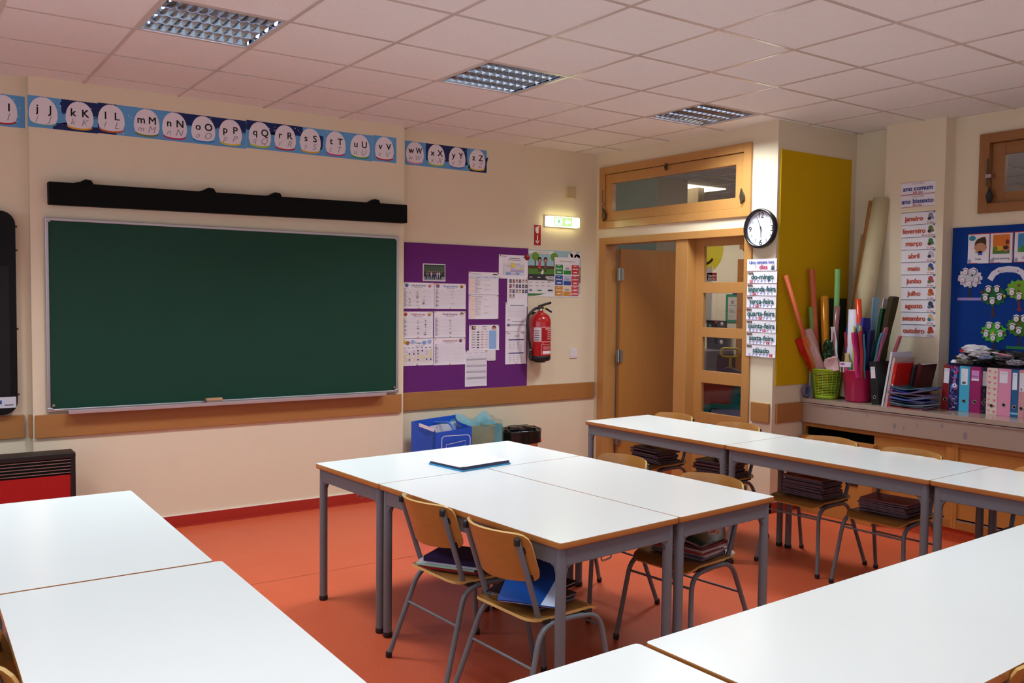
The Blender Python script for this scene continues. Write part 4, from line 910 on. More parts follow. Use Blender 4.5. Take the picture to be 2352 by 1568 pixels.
ICN = [('#8A8E9E', '#3A3A44'), ('#6A7A3A', '#33333A'), ('#2F7A3A', '#5A3A22'), ('#B9B4BC', '#3A3036'), ('#3F4F8A', '#B9A25A'), ('#B04A4A', '#5A6A4A'), ('#C4502A', '#B9823A'), ('#3A3E4A', '#6A727E'), ('#D9B48A', '#2A7A8A'), ('#C0392B', '#A8582A')]
def monB(k):
    def d(m, w, h):
        m.text(names[k], w*.38, h*.5, .052, '#C04A2A', 8, .016, maxw=w*.66); m.text(dd[k], w*(.86 if len(dd[k]) < 9 else .8), h*.12, .02, '#C0465A', 8, .004, maxw=w*.38)
        m.disc(w*.86, h*.66, .018, .02, ICN[k][0], 8); m.disc(w*.83, h*.42, .014, .013, ICN[k][1], 8.4); m.disc(w*.92, h*.46, .01, .012, ICN[k][0], 8.2); m.disc(w*.96, h*.92, .006, .006, '#2F5A6A', 8)
        m.rect(0, w, h-.0032, h-.0004, '#4A5A7A', 7)
    return d
for k in range(10):
    sheet('month_card', 0, .274, 2.318-.0944*(k+1), 2.318-.0944*k-.0006, monB(k), 'month card reading %s' % names[k], 'card', y=-2.242-.003*k, x=XP, orient=WEST)
# ---------------------------------------------------------------- blue board and decorations
o = M().box(0, .9, 0, 1.1, 0, .012, mat('blue_felt', '#143A86', .85, noise=.06, scale=80, bump=.08, spec=.1)).build('notice_board', None, (XR, -2.585, 1.09), WEST)
tag(o, 'blue notice board with paper trees above the ring binders', 'notice board')
XB = XR-.0125
def bsheet(name, y, z0, w, h, draw, label, cat, base=None):
    return sheet(name, 0, w, z0, z0+h, draw, label, cat, y=y, x=XB, orient=WEST, base=base)
def card(kind, txt):
    def d(m, w, h):
        m.rect(0, w, h-.006, h, '#B8303A', 7); m.rect(w-.004, w, 0, h, '#B8303A', 7); m.rect(0, w*.5, 0, .004, '#B8303A', 7); m.rect(w*.5, w, 0, .004, '#D99A2A', 7); m.disc(.016, .018, .013, .014, '#9AA6BE', 8)
        m.text(txt, w*.5, h*.15, .02, '#3A3644', 8, .002, maxw=w*.8)
        if kind == 0:
            m.disc(w*.2, h*.85, .024, .02, '#2F8AA0', 8); m.disc(w*.58, h*.56, .042, .046, '#C08A6A', 9); m.disc(w*.35, h*.52, .009, .012, '#C08A6A', 8.6); m.disc(w*.82, h*.52, .009, .012, '#C08A6A', 8.6)
            m.poly([(w*.32, h*.58), (w*.84, h*.58), (w*.84, h*.76), (w*.78, h*.88), (w*.6, h*.86), (w*.42, h*.8), (w*.33, h*.7)], '#4A2E1E', 9.4); m.disc(w*.58, h*.545, .04, .03, '#C08A6A', 9.6); m.rect(w*.52, w*.62, h*.455, h*.465, '#6A2A22', 10)
            m.poly([(w*.48, h*.28), (w*.68, h*.28), (w*.66, h*.41), (w*.5, h*.41)], '#2F5FB8', 9); m.band([(w*.5, h*.38), (w*.38, h*.36), (w*.36, h*.4)], .008, '#C08A6A', 9)
        elif kind == 1:
            m.rect(w*.12, w*.86, h*.3, h*.93, '#D9762A', 8); m.rect(w*.12, w*.86, h*.3, h*.42, '#4E7A2E', 8.4); m.disc(w*.4, h*.48, .036, .018, '#D9A62A', 8.8); m.disc(w*.24, h*.46, .016, .02, '#5A8A2E', 9); m.disc(w*.7, h*.46, .018, .02, '#B9785A', 9); m.disc(w*.7, h*.5, .02, .014, '#4A2A1E', 9.2); m.disc(w*.76, h*.68, .014, .018, '#7A3A22', 9)
        else:
            m.rect(w*.16, w*.9, h*.33, h*.93, '#3F86B8', 8); m.rect(w*.16, w*.9, h*.33, h*.46, '#4E9A4A', 8.4); m.disc(w*.4, h*.44, .02, .024, '#3F8A3A', 8.8)
    return d
for k, (y, txt, lab) in enumerate(((-2.704, 'Hello', 'picture card of a waving boy reading Hello on the blue board'), (-2.866, 'Good morning', 'orange sunrise picture card reading Good morning'), (-3.033, 'Good', 'blue picture card cut by the right picture edge'))):
    bsheet('picture_card', y, 1.922, .158, .217, card(k, txt), lab, 'card')
m = M(); arc = [(.3*math.sin(R(a)), .3*math.cos(R(a))-.3) for a in range(-36, 37, 6)]
arc = [(-.125+.0, -.072), (-.1, -.03), (-.06, -.005), (0, .003), (.06, -.004), (.1, -.028), (.125, -.07)]
m.band(arc, .042, '#D9D4E0', 1); m.text('My Family', 0, -.012, .03, '#B9B4C6', 2, .0)
for x_ in (-.065, .068): m.disc(x_, -.012, .005, .005, '#A02A3A', 3)
tag(m.build('paper_banner', None, (XB, -2.995, 1.875), WEST), 'white curved paper banner on the blue board', 'banner')
def tree(y, z, crown, trunk, base, label, seed, spots, extra=()):
    t = thing('paper_tree', label, 'paper decoration', (XB, y, z), WEST)
    r = random.Random(seed); pts = []
    for k in range(44):
        a = 2*math.pi*k/44; q = 1+.1*math.sin(k*1.9+seed)+.05*r.uniform(-1, 1); pts.append((.087*q*math.cos(a), .068*q*math.sin(a)))
    c_ = M().surf(lambda u, v: (0, 0, 0), 1, 1, ink(crown)) if False else M()
    c_.prism(pts, .0015, .004, ink(crown, .35))
    for k in range(22):
        a, q = r.uniform(0, 6.28), r.uniform(.2, .95); c_.disc(.08*q*math.cos(a), .06*q*math.sin(a), .014, .01, ink(crown, .35), 3+.3*k, z=.004, n=8)
    c_.build('crown', t)
    M().prism([(-.012, -.15), (.022, -.15), (.008, -.12), (.008, -.04), (-.006, -.04), (-.006, -.12)], .0003, .0015, ink(trunk)).build('trunk', t)
    for q, (x_, y_) in enumerate(spots):
        d = M().disc(x_, y_, .019, .022, '#5A3A4A' if q % 2 else '#8A3A4A', 1, z=.0135).disc(x_, y_, .0165, .019, '#E6E0EA', 2, z=.0135).disc(x_, y_-.003, .006, .008, '#B9A8B0', 3, z=.0135).band([(x_-.02, y_+.02), (x_, y_+.029), (x_+.02, y_+.02)], .008, '#E0DAE2', 2, z=.0135)
        d.build('name_disc', t)
    for x_, y_, h_ in extra:
        M().poly([((.014 if k % 2 == 0 else .006)*math.sin(k*math.pi/5)+x_, (.015 if k % 2 == 0 else .006)*math.cos(k*math.pi/5)+y_) for k in range(10)][::-1], h_, 2, .0142).build('paper_star', t)
    if base: M().box(-.088, .088, -.163, -.143, .0016, .003, ink(base)).build('ground_strip', t)
sp5 = [(-.03, .045), (.03, .045), (-.05, -.015), (.05, -.012), (0, -.04)]
tree(-2.727, 1.816, '#D6D2DA', '#3A241E', '#9A86C4', 'paper tree with white crown on a lilac strip, on the blue board', 1, sp5, ((.02, .02, '#1F6A3A'),))
tree(-2.899, 1.687, '#1F6A3A', '#4A2420', None, 'paper tree with dark green crown and yellow star', 2, sp5, ((.084, .0, '#D9B82A'), (-.078, .028, '#8A1E22')))
tree(-2.913, 1.425, '#4FB83A', '#2E2626', None, 'paper tree with bright green shiny crown, lowest on the blue board', 3, sp5, ((0, .0, '#D9B82A'), (-.07, .01, '#8A1E1E'), (.08, .0, '#7A2E1E'), (.05, .03, '#1E3A24')))
tree(-3.078, 1.731, '#6FA82A', '#7A221E', None, 'paper tree with yellow green crown and red trunk, near the right picture edge', 4, [(-.045, -.02), (.005, -.05)], ((0, .03, '#A0261E'), (0, -.01, '#8A2A1E')))
tree(-3.09, 1.475, '#3F7A2A', '#33262A', '#2F7A4A', 'paper tree with dull green crown on a white edged strip, at the right picture edge', 5, [(-.02, .05), (.03, .05), (-.045, -.01), (.0, -.035)], ((.0, .015, '#A0261E'),))
# ---------------------------------------------------------------- worktop and cabinets on the right
CT = .877
t = thing('stone_worktop', 'long speckled stone worktop along the right wall', 'worktop', (0, 0, 0))
poly = [(4.80, YS-.002), (4.80, -7), (XR-.002, -7), (XR-.002, -2.578), (XP-.003, -2.578), (XP-.003, -2.092), (XR-.002, -2.092), (XR-.002, YS-.002)]
M().prism(poly, .845, CT, m_marble).build('top_slab', t, bevel=.004)
f = M().box(4.812, 4.84, -7, YS-.002, .69, .838, m_marble).box(4.806, 4.84, -7, YS-.002, .832, .8385, mat('worn_stone_lip', '#C9B9AE', .2))  # paler lip colour paints the highlight along the slab edge
for y, z, r_ in ((-2.33, .80, .009), (-2.72, .775, .007), (-3.06, .745, .016), (-2.55, .75, .012), (-1.98, .81, .006), (-2.9, .79, .01), (-2.62, .74, .008)):
    f.lathe([(0, .0004), (r_, .0004)], mat('ink_smudge', '#857A78', .5, noise=.3, scale=200), 9, Matrix.Translation((4.812, y, z)) @ Matrix.Rotation(R(-90), 4, 'Y') @ Matrix.Scale(1.7, 4, (1, 0, 0)), False)
f.build('fascia', t)
def cabinet(label, y0, y1, opening, nd):
    t = thing('low_cabinet', label, 'cabinet', (4.83, (y0+y1)/2, 0), (0, 0, 0), 'low wooden cabinets under the worktop')
    a, b = y0-(y0+y1)/2, y1-(y0+y1)/2
    c_ = M()
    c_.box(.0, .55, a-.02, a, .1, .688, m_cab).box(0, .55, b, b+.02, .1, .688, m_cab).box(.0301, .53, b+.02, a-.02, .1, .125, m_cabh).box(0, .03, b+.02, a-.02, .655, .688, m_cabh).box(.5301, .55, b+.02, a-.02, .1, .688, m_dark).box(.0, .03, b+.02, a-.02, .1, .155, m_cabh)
    if not opening: c_.box(0, .035, (a+b)/2-.03, (a+b)/2+.03, .155, .655, m_cab)
    c_.build('carcass', t, bevel=.002)
    w = (a-b)
    if opening:
        M().box(.012, .03, b+.06, b+w*.5, .172, .655, m_cab).build('sliding_door', t); M().box(0, .02, b+.02, b+.06, .155, .655, m_cab).build('stile', t)
        M().box(.012, .02, b+.05, b+w*.5, .157, .162, m_alu).build('door_track', t)
        M().box(.03, .5, b+.02, a-.025, .4, .418, m_dark).build('shelf', t); M().box(.032, .529, a-.03, a-.0202, .126, .65, m_dark).box(.032, .529, b+.06, a-.031, .66, .68, m_dark).box(.034, .529, b+.06, b+w*.5, .126, .65, m_dark).build('inner_lining', t)  # near-black lining and shelf paint the shade of the deep unlit compartment
    else:
        for y_0, y_1 in ((b+.02, (a+b)/2-.03), ((a+b)/2+.03, a-.02)):
            M().box(.012, .03, y_0, y_1, .172, .655, m_cab).build('sliding_door', t)
            M().box(.004, .012, y_0, y_1, .157, .163, m_alu).build('door_track', t)
    return t
cabinet('low cabinet with an open dark compartment beside the pillar', -1.765, -2.985, True, 1)
cabinet('low cabinet with closed wooden doors under the ring binders', -2.986, -4.35, False, 2)
struct(M().box(4.86, 4.88, -7, YS, 0, .102, m_floor).box(4.83, 4.86, -7, YS, 0, .003, m_floor), 'baseboard_cabinet', 'orange vinyl plinth under the low cabinets', 'skirting')
t = thing('wooden_box', 'low wooden box with metal handle standing before the open compartment', 'box', (4.79, -2.105, -.006))
M().box(-.03, -.018, -.315, .315, .006, .6, m_cab).box(.018, .03, -.315, .315, .006, .6, m_cab).box(-.018, .018, -.315, -.3, .006, .6, m_cab).box(-.018, .018, .3, .315, .006, .6, m_cab).box(-.018, .018, -.3, .3, .006, .02, m_cab).build('case', t, bevel=.002)
M().tube(fillet([(-.031, -.03, .3), (-.055, -.03, .3), (-.055, .06, .3), (-.031, .06, .3)], .012), .006, m_steel, 8).build('handle', t)
M().box(-.036, -.03, -.2, -.1, .28, .31, m_black).build('bracket', t)
# ---------------------------------------------------------------- ring binders
def binder(w, col, label, y, x=5.055, lab=None, rough=.35, tilt=0., yaw_=0., ringz=.075, draw=None, d=.285, h=.318, labelbox=None):
    t = thing('ring_binder', label, 'binder', (x, y, CT), (R(tilt), 0, R(yaw_)))
    c_ = mat('binder_'+col.lstrip('#'), col, rough, noise=.03)
    b = M().box(0, d, w/2-.003, w/2, 0, h, c_).box(0, d, -w/2, -w/2+.003, 0, h, c_).box(0, .004, -w/2+.003, w/2-.003, 0, h, c_)
    b.build('cover', t, bevel=.0015)
    M().box(.006, d-.006, -w/2+.005, w/2-.005, .004, h-.012, m_paper).build('page_block', t)
    T = Matrix.Rotation(R(-90), 4, 'Z') @ Matrix.Rotation(R(90), 4, 'X')
    if draw: 
        m = M(T); draw(m, w, h); m.build('spine_print', t)
    m = M(T); m.lathe([(.0125, 0), (.0135, .002), (.010, .0025), (.0092, .0006)], m_steel, 18, Matrix.Translation((0, ringz, .0))).disc(0, ringz, .0094, .0094, '#0E0D0D', 1)
    m.build('finger_ring', t)
    if labelbox:
        x0, x1, z0, z1, h_, dr = labelbox; m = M(T); m.rect(x0, x1, z0, z1, h_, 1.5)
        if dr: dr(m, x0, x1, z0, z1)
        m.build('spine_label', t)
    return t
def dl(m, x0, x1, z0, z1): m.lines(x0+.006, x1-.006, [z1-.012, z1-.018], '#8A8494', .0015, 2.5)
def dl2(m, x0, x1, z0, z1):
    m.lines(x0+.004, x1-.004, [z1-.016-.011*k for k in range(7)], '#8A8494', .0014, 2.5, (1, .6, .8, .5)); m.rect(x0+.008, x1-.012, z0+.006, z0+.022, '#55505E', 2.5)
binder(.052, '#7E1418', 'dark red ring binder with a white label, first of the row and leaning', -2.775, lab=1, tilt=2.5, labelbox=(-.019, .019, .19, .295, '#DCD6E0', dl))
def floral(m, w, h):
    r = random.Random(4); m.rect(-w/2, w/2, 0, h, '#1D2350', .4)
    for k in range(46): 
        x, y, q = r.uniform(-w/2+.008, w/2-.008), r.uniform(.01, h-.01), r.uniform(.006, .014); q = min(q, w/2-abs(x)); m.disc(x, y, q, q*1.1, r.choice(['#2F4FA0', '#8A2350', '#9A5AA0', '#4A7FC9', '#14183A', '#C0306A', '#5A3A8A']), .8+.02*k, n=9)
    for k in range(5): m.disc(.004+.011*math.cos(k*1.256), h*.56+.011*math.sin(k*1.256), .007, .007, '#E0DAE8', 2, n=8)
    m.rect(-.009, .012, .022, .027, '#DAD4E4', 2)
binder(.071, '#1D2350', 'ring binder with a blue and purple flower print', -2.841, draw=floral)
binder(.073, '#3FA8CC', 'light blue ring binder with a white barcode label', -2.914, labelbox=(-.024, .022, .188, .3, '#DDE2EA', dl2))
def dd_(m, x0, x1, z0, z1):
    m.rect(x0, x1, z0+.012, z1, '#D08AC4', 2); m.text('Diário', (x0+x1)/2, (z0+z1)/2-.005, .02, '#4A2A55', 3, .003, maxw=(x1-x0)*.85)
binder(.075, '#94125C', 'magenta ring binder with a small pink label', -2.989, labelbox=(-.026, .025, .222, .293, '#E2DCE6', dd_))
def multi(m, w, h):
    r = random.Random(8); m.rect(-w/2, w/2, 0, h, '#162238', .4)
    for k in range(40): m.rect(*(lambda a, b: (a, a+.008, b, b+.006))(r.uniform(-w/2, w/2-.009), r.uniform(.005, h-.015)), r.choice(['#B04A22', '#2A6A5A', '#B9862A', '#8A2A3A', '#2A4A7A']), 1+.01*k)
binder(.052, '#162238', 'dark ring binder with small colourful print, pushed back behind the heart one', -3.041, x=5.075, draw=multi, labelbox=(-.012, .02, .19, .29, '#CFC9D0', None))
def hearts(m, w, h):
    for j in range(8):
        for k in (0, 1):
            cx, cy, s = (-.018, .019)[k]-.002*(j % 2), h-.022-.0385*j-(.006 if k else 0), (.0115, .0085)[(j+k) % 2]
            m.poly([(cx, cy-s), (cx+s*.95, cy+s*.25), (cx+s*.85, cy+s*.75), (cx+s*.45, cy+s*.9), (cx, cy+s*.5), (cx-s*.45, cy+s*.9), (cx-s*.85, cy+s*.75), (cx-s*.95, cy+s*.25)], '#DB6E96', 1)
binder(.074, '#D9C4B4', 'cream ring binder with pink hearts', -3.104, draw=hearts, ringz=.062)
binder(.086, '#D98AA8', 'wide plain pink ring binder with a white label', -3.185, labelbox=(-.032, .02, .222, .3, '#DFD9E4', dl))
def bl(m, w, h): m.rect(-w/2, w/2, .018, .03, '#7FC4DA', .8)
binder(.047, '#15578A', 'narrow dark blue ring binder with a tall white label', -3.253, draw=bl, labelbox=(-.016, .014, .182, .296, '#DDE2EA', dl), ringz=.067)
binder(.04, '#C98E94', 'narrow dusty pink ring binder near the right picture edge', -3.297, labelbox=(-.014, .014, .175, .296, '#E0DAE0', dl2), ringz=.063)
binder(.07, '#D9CF2A', 'yellow ring binder cut by the right picture edge', -3.354)
# black bag and craft scraps lying on the binders
ZB = CT+.319
def crumple(sx, sy, sz, m_, seed, nu=36, nv=18, rough=.35):
    from mathutils import noise
    def f(u, v):
        th, ph = 2*math.pi*u, math.pi*v-math.pi/2
        p = V((math.cos(th)*max(.02, math.cos(ph))**.6, math.sin(th)*max(.02, math.cos(ph))**.6, math.sin(ph)))
        n = noise.noise(p*2.6+V((seed, 0, 0)))*rough+noise.noise(p*6+V((0, seed, 0)))*rough*.45
        return (p.x*sx*(1+n), p.y*sy*(1+n), sz+p.z*sz*(1+n*.6 if p.z > 0 else 1))
    return M().surf(f, nu, nv, m_, smooth=False)
m_bag = mat('black_bin_liner', '#100F10', .22, noise=.2, spec=.6)
tag(crumple(.12, .28, .055, m_bag, 3, 70, 26, .42).build('plastic_bag', None, (5.2, -3.085, ZB)), 'crumpled black plastic bag lying on top of the ring binders', 'bag')
tag(crumple(.07, .09, .03, mat('crumpled_white_paper', '#D5D2D8', .7), 9, 24, 12, .5).build('crumpled_paper', None, (5.12, -2.955, ZB+.085)), 'crumpled white paper on the black bag above the ring binders', 'paper')
tag(crumple(.05, .05, .016, mat('pale_blue_tissue', '#9FB2D6', .7), 12, 20, 10, .5).build('tissue_paper', None, (5.08, -3.035, ZB+.052)), 'pale blue tissue scrap hanging from the black bag', 'paper')
for k, (px, py, pz, q, c_, lab) in enumerate(((5.07, -3.01, .085, .05, '#B9B6BC', 'grey white crumpled sheet in the middle of the craft scraps'), (5.14, -2.88, .06, .045, '#C9C6CC', 'small crumpled white scrap left of the craft stick bundle'), (5.1, -3.16, .07, .05, '#5A5860', 'dark grey crumpled wrapper at the right of the craft scraps'), (5.07, -3.24, .045, .04, '#8E8C94', 'silver grey crumpled foil at the right end of the craft scraps'), (5.08, -2.9, .03, .04, '#6A665E', 'brownish crumpled wrapper at the front of the black bag'))):
    tag(crumple(q, q*1.3, q*.45, mat('scrap_'+c_.lstrip('#'), c_, .35), 30+k, 22, 12, .55).build('crumpled_scrap', None, (px, py, ZB+pz-.02)), lab, 'scrap')
tag(M().prism(rrect(.12, .03, .012), 0, .014, ink('#C0201C', .3)).build('red_marker', None, (5.1, -2.9, ZB+.095), (R(20), R(5), R(70)), bevel=.004), 'red plastic piece on the left of the craft scraps', 'scrap')
tag(M().tube([(0, 0, 0), (.06, .01, .012), (.12, -.01, .006), (.17, .012, .014)], [.008, .011, .009, .006], wood('dry_bark', '#5A4630', '#8A7048', 10), 8).build('twig', None, (5.1, -2.83, ZB+.05), (0, 0, R(-80))), 'brown twig at the left end of the craft scraps', 'twig')
for k in range(5):
    tag(M().tube([(0, 0, 0), (.17+.01*k, 0, 0)], .003, ink(('#6F6A48', '#8A8258', '#5A5A3A', '#B9B094', '#77704A')[k]), 6).build('craft_stick', None, (5.06+.006*k, -2.975-.006*k, ZB+.125-.003*k), (0, R(12+3*k), R(-72+3*k))), 'thin olive craft stick in the bundle on the black bag', 'craft stick', 'craft stick bundle on the binders')
tag(M().box(0, .02, -.005, .02, 0, .02, ink('#3FA83A', .3)).build('green_clip', None, (5.07, -3.09, ZB+.062), bevel=.003), 'small green clip at the end of the craft stick bundle', 'clip')
t = thing('paper_paddle', 'pink leaf shape on a white stick lying on the black bag', 'decoration', (5.06, -3.09, ZB+.105), (0, R(8), R(-86)))
M().tube([(0, 0, 0), (.09, 0, 0)], .003, m_paper, 8).build('stick', t); M().prism([(.08+.05*math.cos(R(a)), .011*math.sin(R(a))) for a in range(0, 360, 20)], -.004, .004, ink('#D97F8E')).build('leaf_shape', t)
tag(M().lathe([(0, .02), (.02, .02), (.024, .012), (.03, .01), (.03, 0)], m_paper, 20).build('white_lid', None, (5.12, -2.81, ZB+.015)), 'small white lid at the left end of the binders', 'lid')
# ---------------------------------------------------------------- baskets with rolls
BX, BY, UX, UY = 4.935, -1.888, 4.965, -2.145
m_lime = mat('lime_plastic', '#9CC21E', .35, spec=.5)
t = thing('lime_wire_basket', 'lime green slotted plastic basket on the worktop', 'basket', (BX, BY, CT))
def rad(z): return .086+.028*z/.225
b = M()
b.lathe([(0, .003), (.086, .003), (.089, .03), (.0865, .03), (.084, .005)], m_lime, 36)
b.lathe([(.111, .21), (.114, .225), (.121, .227), (.121, .233), (.111, .235), (.108, .212)], m_lime, 36)
for k in range(14): 
    z = .034+.0127*k; r_ = rad(z); b.lathe([(r_-.0015, z), (r_+.0008, z), (r_+.0008, z+.0062), (r_-.0015, z+.0062), (r_-.0015, z)], m_lime, 36)
for k in range(18):
    a = 2*math.pi*k/18; b.tube([(rad(.028)*math.cos(a), rad(.028)*math.sin(a), .028), (rad(.215)*math.cos(a), rad(.215)*math.sin(a), .215)], .0022, m_lime, 5)
b.build('slotted_wall', t)
m_pink = mat('magenta_plastic', '#C4165A', .35, spec=.5)
t = thing('pink_bucket', 'magenta pink plastic bucket on the worktop', 'bucket', (UX, UY, CT))
b = M().lathe([(0, .003), (.082, .003), (.088, .008), (.114, .232), (.12, .235), (.12, .242), (.112, .243), (.084, .012), (0, .012)], m_pink, 40); b.build('body', t)
def roll(a, b_, r, col, label, name='paper_roll', rough=.6, hollow=True, cat='paper roll', seg=16, r1=None, metal=0.):
    a, b_ = V(a), V(b_); m = M(); c_ = mat('roll_%s_%d' % (col.lstrip('#'), rough*100), col, rough, metal, noise=.05)
    d = (b_-a); L = d.length; q = d.to_track_quat('Z', 'Y').to_matrix().to_4x4(); r1 = r1 or r
    if hollow: m.lathe([(r*.75, 0), (r, 0), (r1, L), (r1*.78, L), (r*.75, .01)], c_, seg)
    else: m.lathe([(0, 0), (r, 0), (r1, L), (0, L)], c_, seg)
    o = m.build(name); o.matrix_world = Matrix.Translation(a) @ q
    return tag(o, label, cat)
Zb = CT+.02
roll((4.90, -1.835, 1.0), (4.52, -1.80, 1.826), .017, '#CF6237', 'thin salmon orange tube leaning far left out of the lime basket', hollow=True, cat='tube', name='paper_tube')
roll((4.88, -1.865, Zb), (4.835, -1.80, 1.885), .0225, '#B9532C', 'tall orange tube standing upright in the lime basket', cat='tube', name='paper_tube')
roll((4.87, -1.835, Zb), (4.825, -1.81, 1.59), .0185, '#6F8A3C', 'short olive green tube at the back of the lime basket', cat='tube', name='paper_tube')
roll((4.93, -1.9, Zb), (4.91, -1.868, 1.677), .031, '#C8821A', 'shiny golden foil roll in the middle of the lime basket', name='foil_roll', rough=.25, metal=.3)
roll((4.965, -1.94, Zb), (4.945, -1.955, 1.885), .0205, '#6FA25A', 'tall green tube at the right of the lime basket', cat='tube', name='paper_tube')
roll((4.91, -1.96, 1.08), (4.905, -1.99, 1.60), .02, '#8E5A5E', 'clear wrapped pinkish strip beside the tall green tube', name='wrapped_strip', cat='strip', rough=.2)
def slab(a, b_, w, th, col, label, name, cat, rough=.4, tw=0.):
    a, b_ = V(a), V(b_); d = b_-a; L = d.length; q = d.to_track_quat('Z', 'Y').to_matrix().to_4x4()
    c_ = mat('slab_%s_%d' % (col.lstrip('#'), rough*100), col, rough, noise=.08)
    m = M().surf(lambda u, v: (w*(u-.5), th*.5+th*.5*math.sin(math.pi*u)+.004*math.sin(9*v+3*u), L*v), 6, 8, c_, th)
    o = m.build(name); o.matrix_world = Matrix.Translation(a) @ q @ Matrix.Rotation(R(tw), 4, 'Z')
    return tag(o, label, cat)
slab((4.865, -1.85, 1.07), (4.70, -1.80, 1.335), .05, .02, '#C01A10', 'red plastic wallet leaning left in the lime basket', 'plastic_wallet', 'wallet', .3, 60)
slab((4.85, -1.885, 1.07), (4.715, -1.832, 1.36), .03, .014, '#C9803A', 'ochre strip beside the red wallet in the lime basket', 'card_strip', 'strip', .4, 60)
slab((4.84, -1.915, 1.07), (4.73, -1.855, 1.415), .05, .02, '#B98E88', 'pinkish transparent packet in the lime basket', 'clear_packet', 'packet', .15, 60)
tag(crumple(.04, .04, .09, mat('dark_green_foil', '#0E3316', .15, .4, noise=.3), 21, 30, 20, .35).build('foil_bundle', None, (4.88, -1.94, 1.15)), 'dark green crumpled foil in the lime basket', 'foil')
slab((4.9, -1.99, 1.18), (4.885, -1.965, 1.44), .06, .003, '#D8D2DC', 'white paper sheet standing curled at the right of the lime basket', 'paper_sheet', 'paper', .6, 40)
o = M().surf(lambda u, v: (.09*(u-.5), .012+.018*math.sin(math.pi*u)*math.sin(math.pi*v), .1*v), 8, 6, mat('pale_pink_cloth', '#D9B4B4', .8), .03).build('cloth_pouch', None, (4.86, -2.0, 1.1), (R(6), R(-12), R(-60))); tag(o, 'pale pink cloth pouch on the rim of the lime basket', 'pouch')
# things behind the lime basket
for k, (y, x, h_, c_, lab) in enumerate(((-1.786, 4.86, .285, '#A9B4B8', 'pale blue grey thin book standing at the left end of the worktop'), (-1.802, 4.87, .23, '#B89A9C', 'mauve thin book standing second at the left end of the worktop'), (-1.816, 4.88, .22, '#5A1414', 'dark red thin book standing behind the lime basket'))):
    o = notebook(c_, .010, .2, h_, '#C9C2C6', name='thin_book'); o.location = (x+.1, y, CT+h_/2); o.rotation_euler = (R(90), 0, 0); tag(o, lab, 'book')
tag(M().box(4.99, 5.3, -1.80, -1.785, CT, 1.66, mat('dark_green_card', '#1A241C', .7)).build('card_sheet', None), 'large dark green card standing behind the tubes against the yellow board', 'card')
t = thing('adhesive_tape_roll', 'roll of tape at the left end of the worktop', 'tape', (4.83, -1.775, CT+.055), (R(90), 0, 0)); M().lathe([(.03, 0), (.048, 0), (.048, .018), (.03, .018), (.03, 0)], ink('#7A6A8A', .2), 24).build('tape', t); M().lathe([(.026, 0), (.03, 0), (.03, .018), (.026, .018), (.026, 0)], ink('#3F5A8A'), 24).build('core', t)
# bucket contents
roll((4.95, -2.1, Zb), (4.945, -2.115, 1.575), .046, '#CFCAD6', 'wide white paper roll standing at the back of the pink bucket', rough=.6)
roll((4.96, -2.14, Zb), (4.93, -2.155, 1.58), .02, '#B04A96', 'orchid pink roll beside the white roll in the pink bucket')
roll((4.945, -2.19, 1.1), (4.91, -2.165, 1.655), .021, '#D03A10', 'bright orange red tube slanting up in the pink bucket', name='paper_tube', cat='tube', rough=.25)
slab((4.96, -2.2, 1.05), (4.95, -2.225, 1.51), .075, .02, '#2A2A8E', 'royal blue folded felt standing in the pink bucket', 'felt_sheet', 'felt', .7, 20)
slab((5.08, -2.26, 1.05), (5.05, -2.40, 1.665), .10, .03, '#3E3414', 'dark olive felt roll leaning right behind the pink bucket', 'felt_roll', 'felt', .8, 20)
slab((5.05, -2.23, 1.05), (5.02, -2.33, 1.58), .06, .02, '#0E4A2A', 'dark green felt beside the olive roll', 'felt_sheet', 'felt', .8, 20)
slab((5.1, -2.22, 1.05), (5.09, -2.30, 1.66), .12, .006, '#C9C2C0', 'large white card standing behind the felt rolls', 'card_sheet', 'card', .6, 10)
slab((5.04, -2.2, 1.1), (5.02, -2.245, 1.665), .05, .006, '#7FA8C4', 'light blue card standing behind the orange red tube', 'card_sheet', 'card', .6, 10)
slab((4.93, -2.07, 1.05), (4.915, -2.035, 1.40), .042, .02, '#8E1622', 'dark red folded felt at the left of the pink bucket', 'felt_sheet', 'felt', .8, 15)
slab((4.99, -2.07, 1.05), (4.985, -2.07, 1.48), .05, .02, '#121214', 'black folded felt at the left back of the pink bucket', 'felt_sheet', 'felt', .8, 15)
slab((4.94, -2.09, 1.05), (4.935, -2.1, 1.44), .05, .015, '#27408E', 'dark blue felt in front of the white roll', 'felt_sheet', 'felt', .8, 15)
slab((4.89, -2.15, 1.05), (4.885, -2.14, 1.45), .035, .01, '#9CC22A', 'lime foam strip in the pink bucket', 'foam_strip', 'foam', .7, 15)
slab((4.905, -2.165, 1.05), (4.9, -2.16, 1.475), .028, .01, '#2F9AC0', 'sky blue foam strip in the pink bucket', 'foam_strip', 'foam', .7, 15)
slab((4.9, -2.19, 1.05), (4.9, -2.185, 1.455), .03, .01, '#C4B67A', 'sand coloured foam strip in the pink bucket', 'foam_strip', 'foam', .7, 15)
slab((4.865, -2.185, 1.06), (4.87, -2.135, 1.40), .055, .025, '#B81F66', 'magenta felt roll at the front of the pink bucket', 'felt_roll', 'felt', .8, 25)
slab((4.875, -2.205, 1.06), (4.87, -2.185, 1.415), .05, .025, '#8A1018', 'crimson felt behind the magenta roll in the pink bucket', 'felt_sheet', 'felt', .8, 25)
slab((4.88, -2.235, 1.06), (4.87, -2.225, 1.395), .03, .012, '#2F7A96', 'teal blue felt strip at the right of the pink bucket', 'felt_strip', 'felt', .8, 25)
slab((4.95, -2.24, 1.06), (4.94, -2.285, 1.42), .06, .02, '#151F4E', 'navy felt at the right of the pink bucket', 'felt_sheet', 'felt', .8, 25)
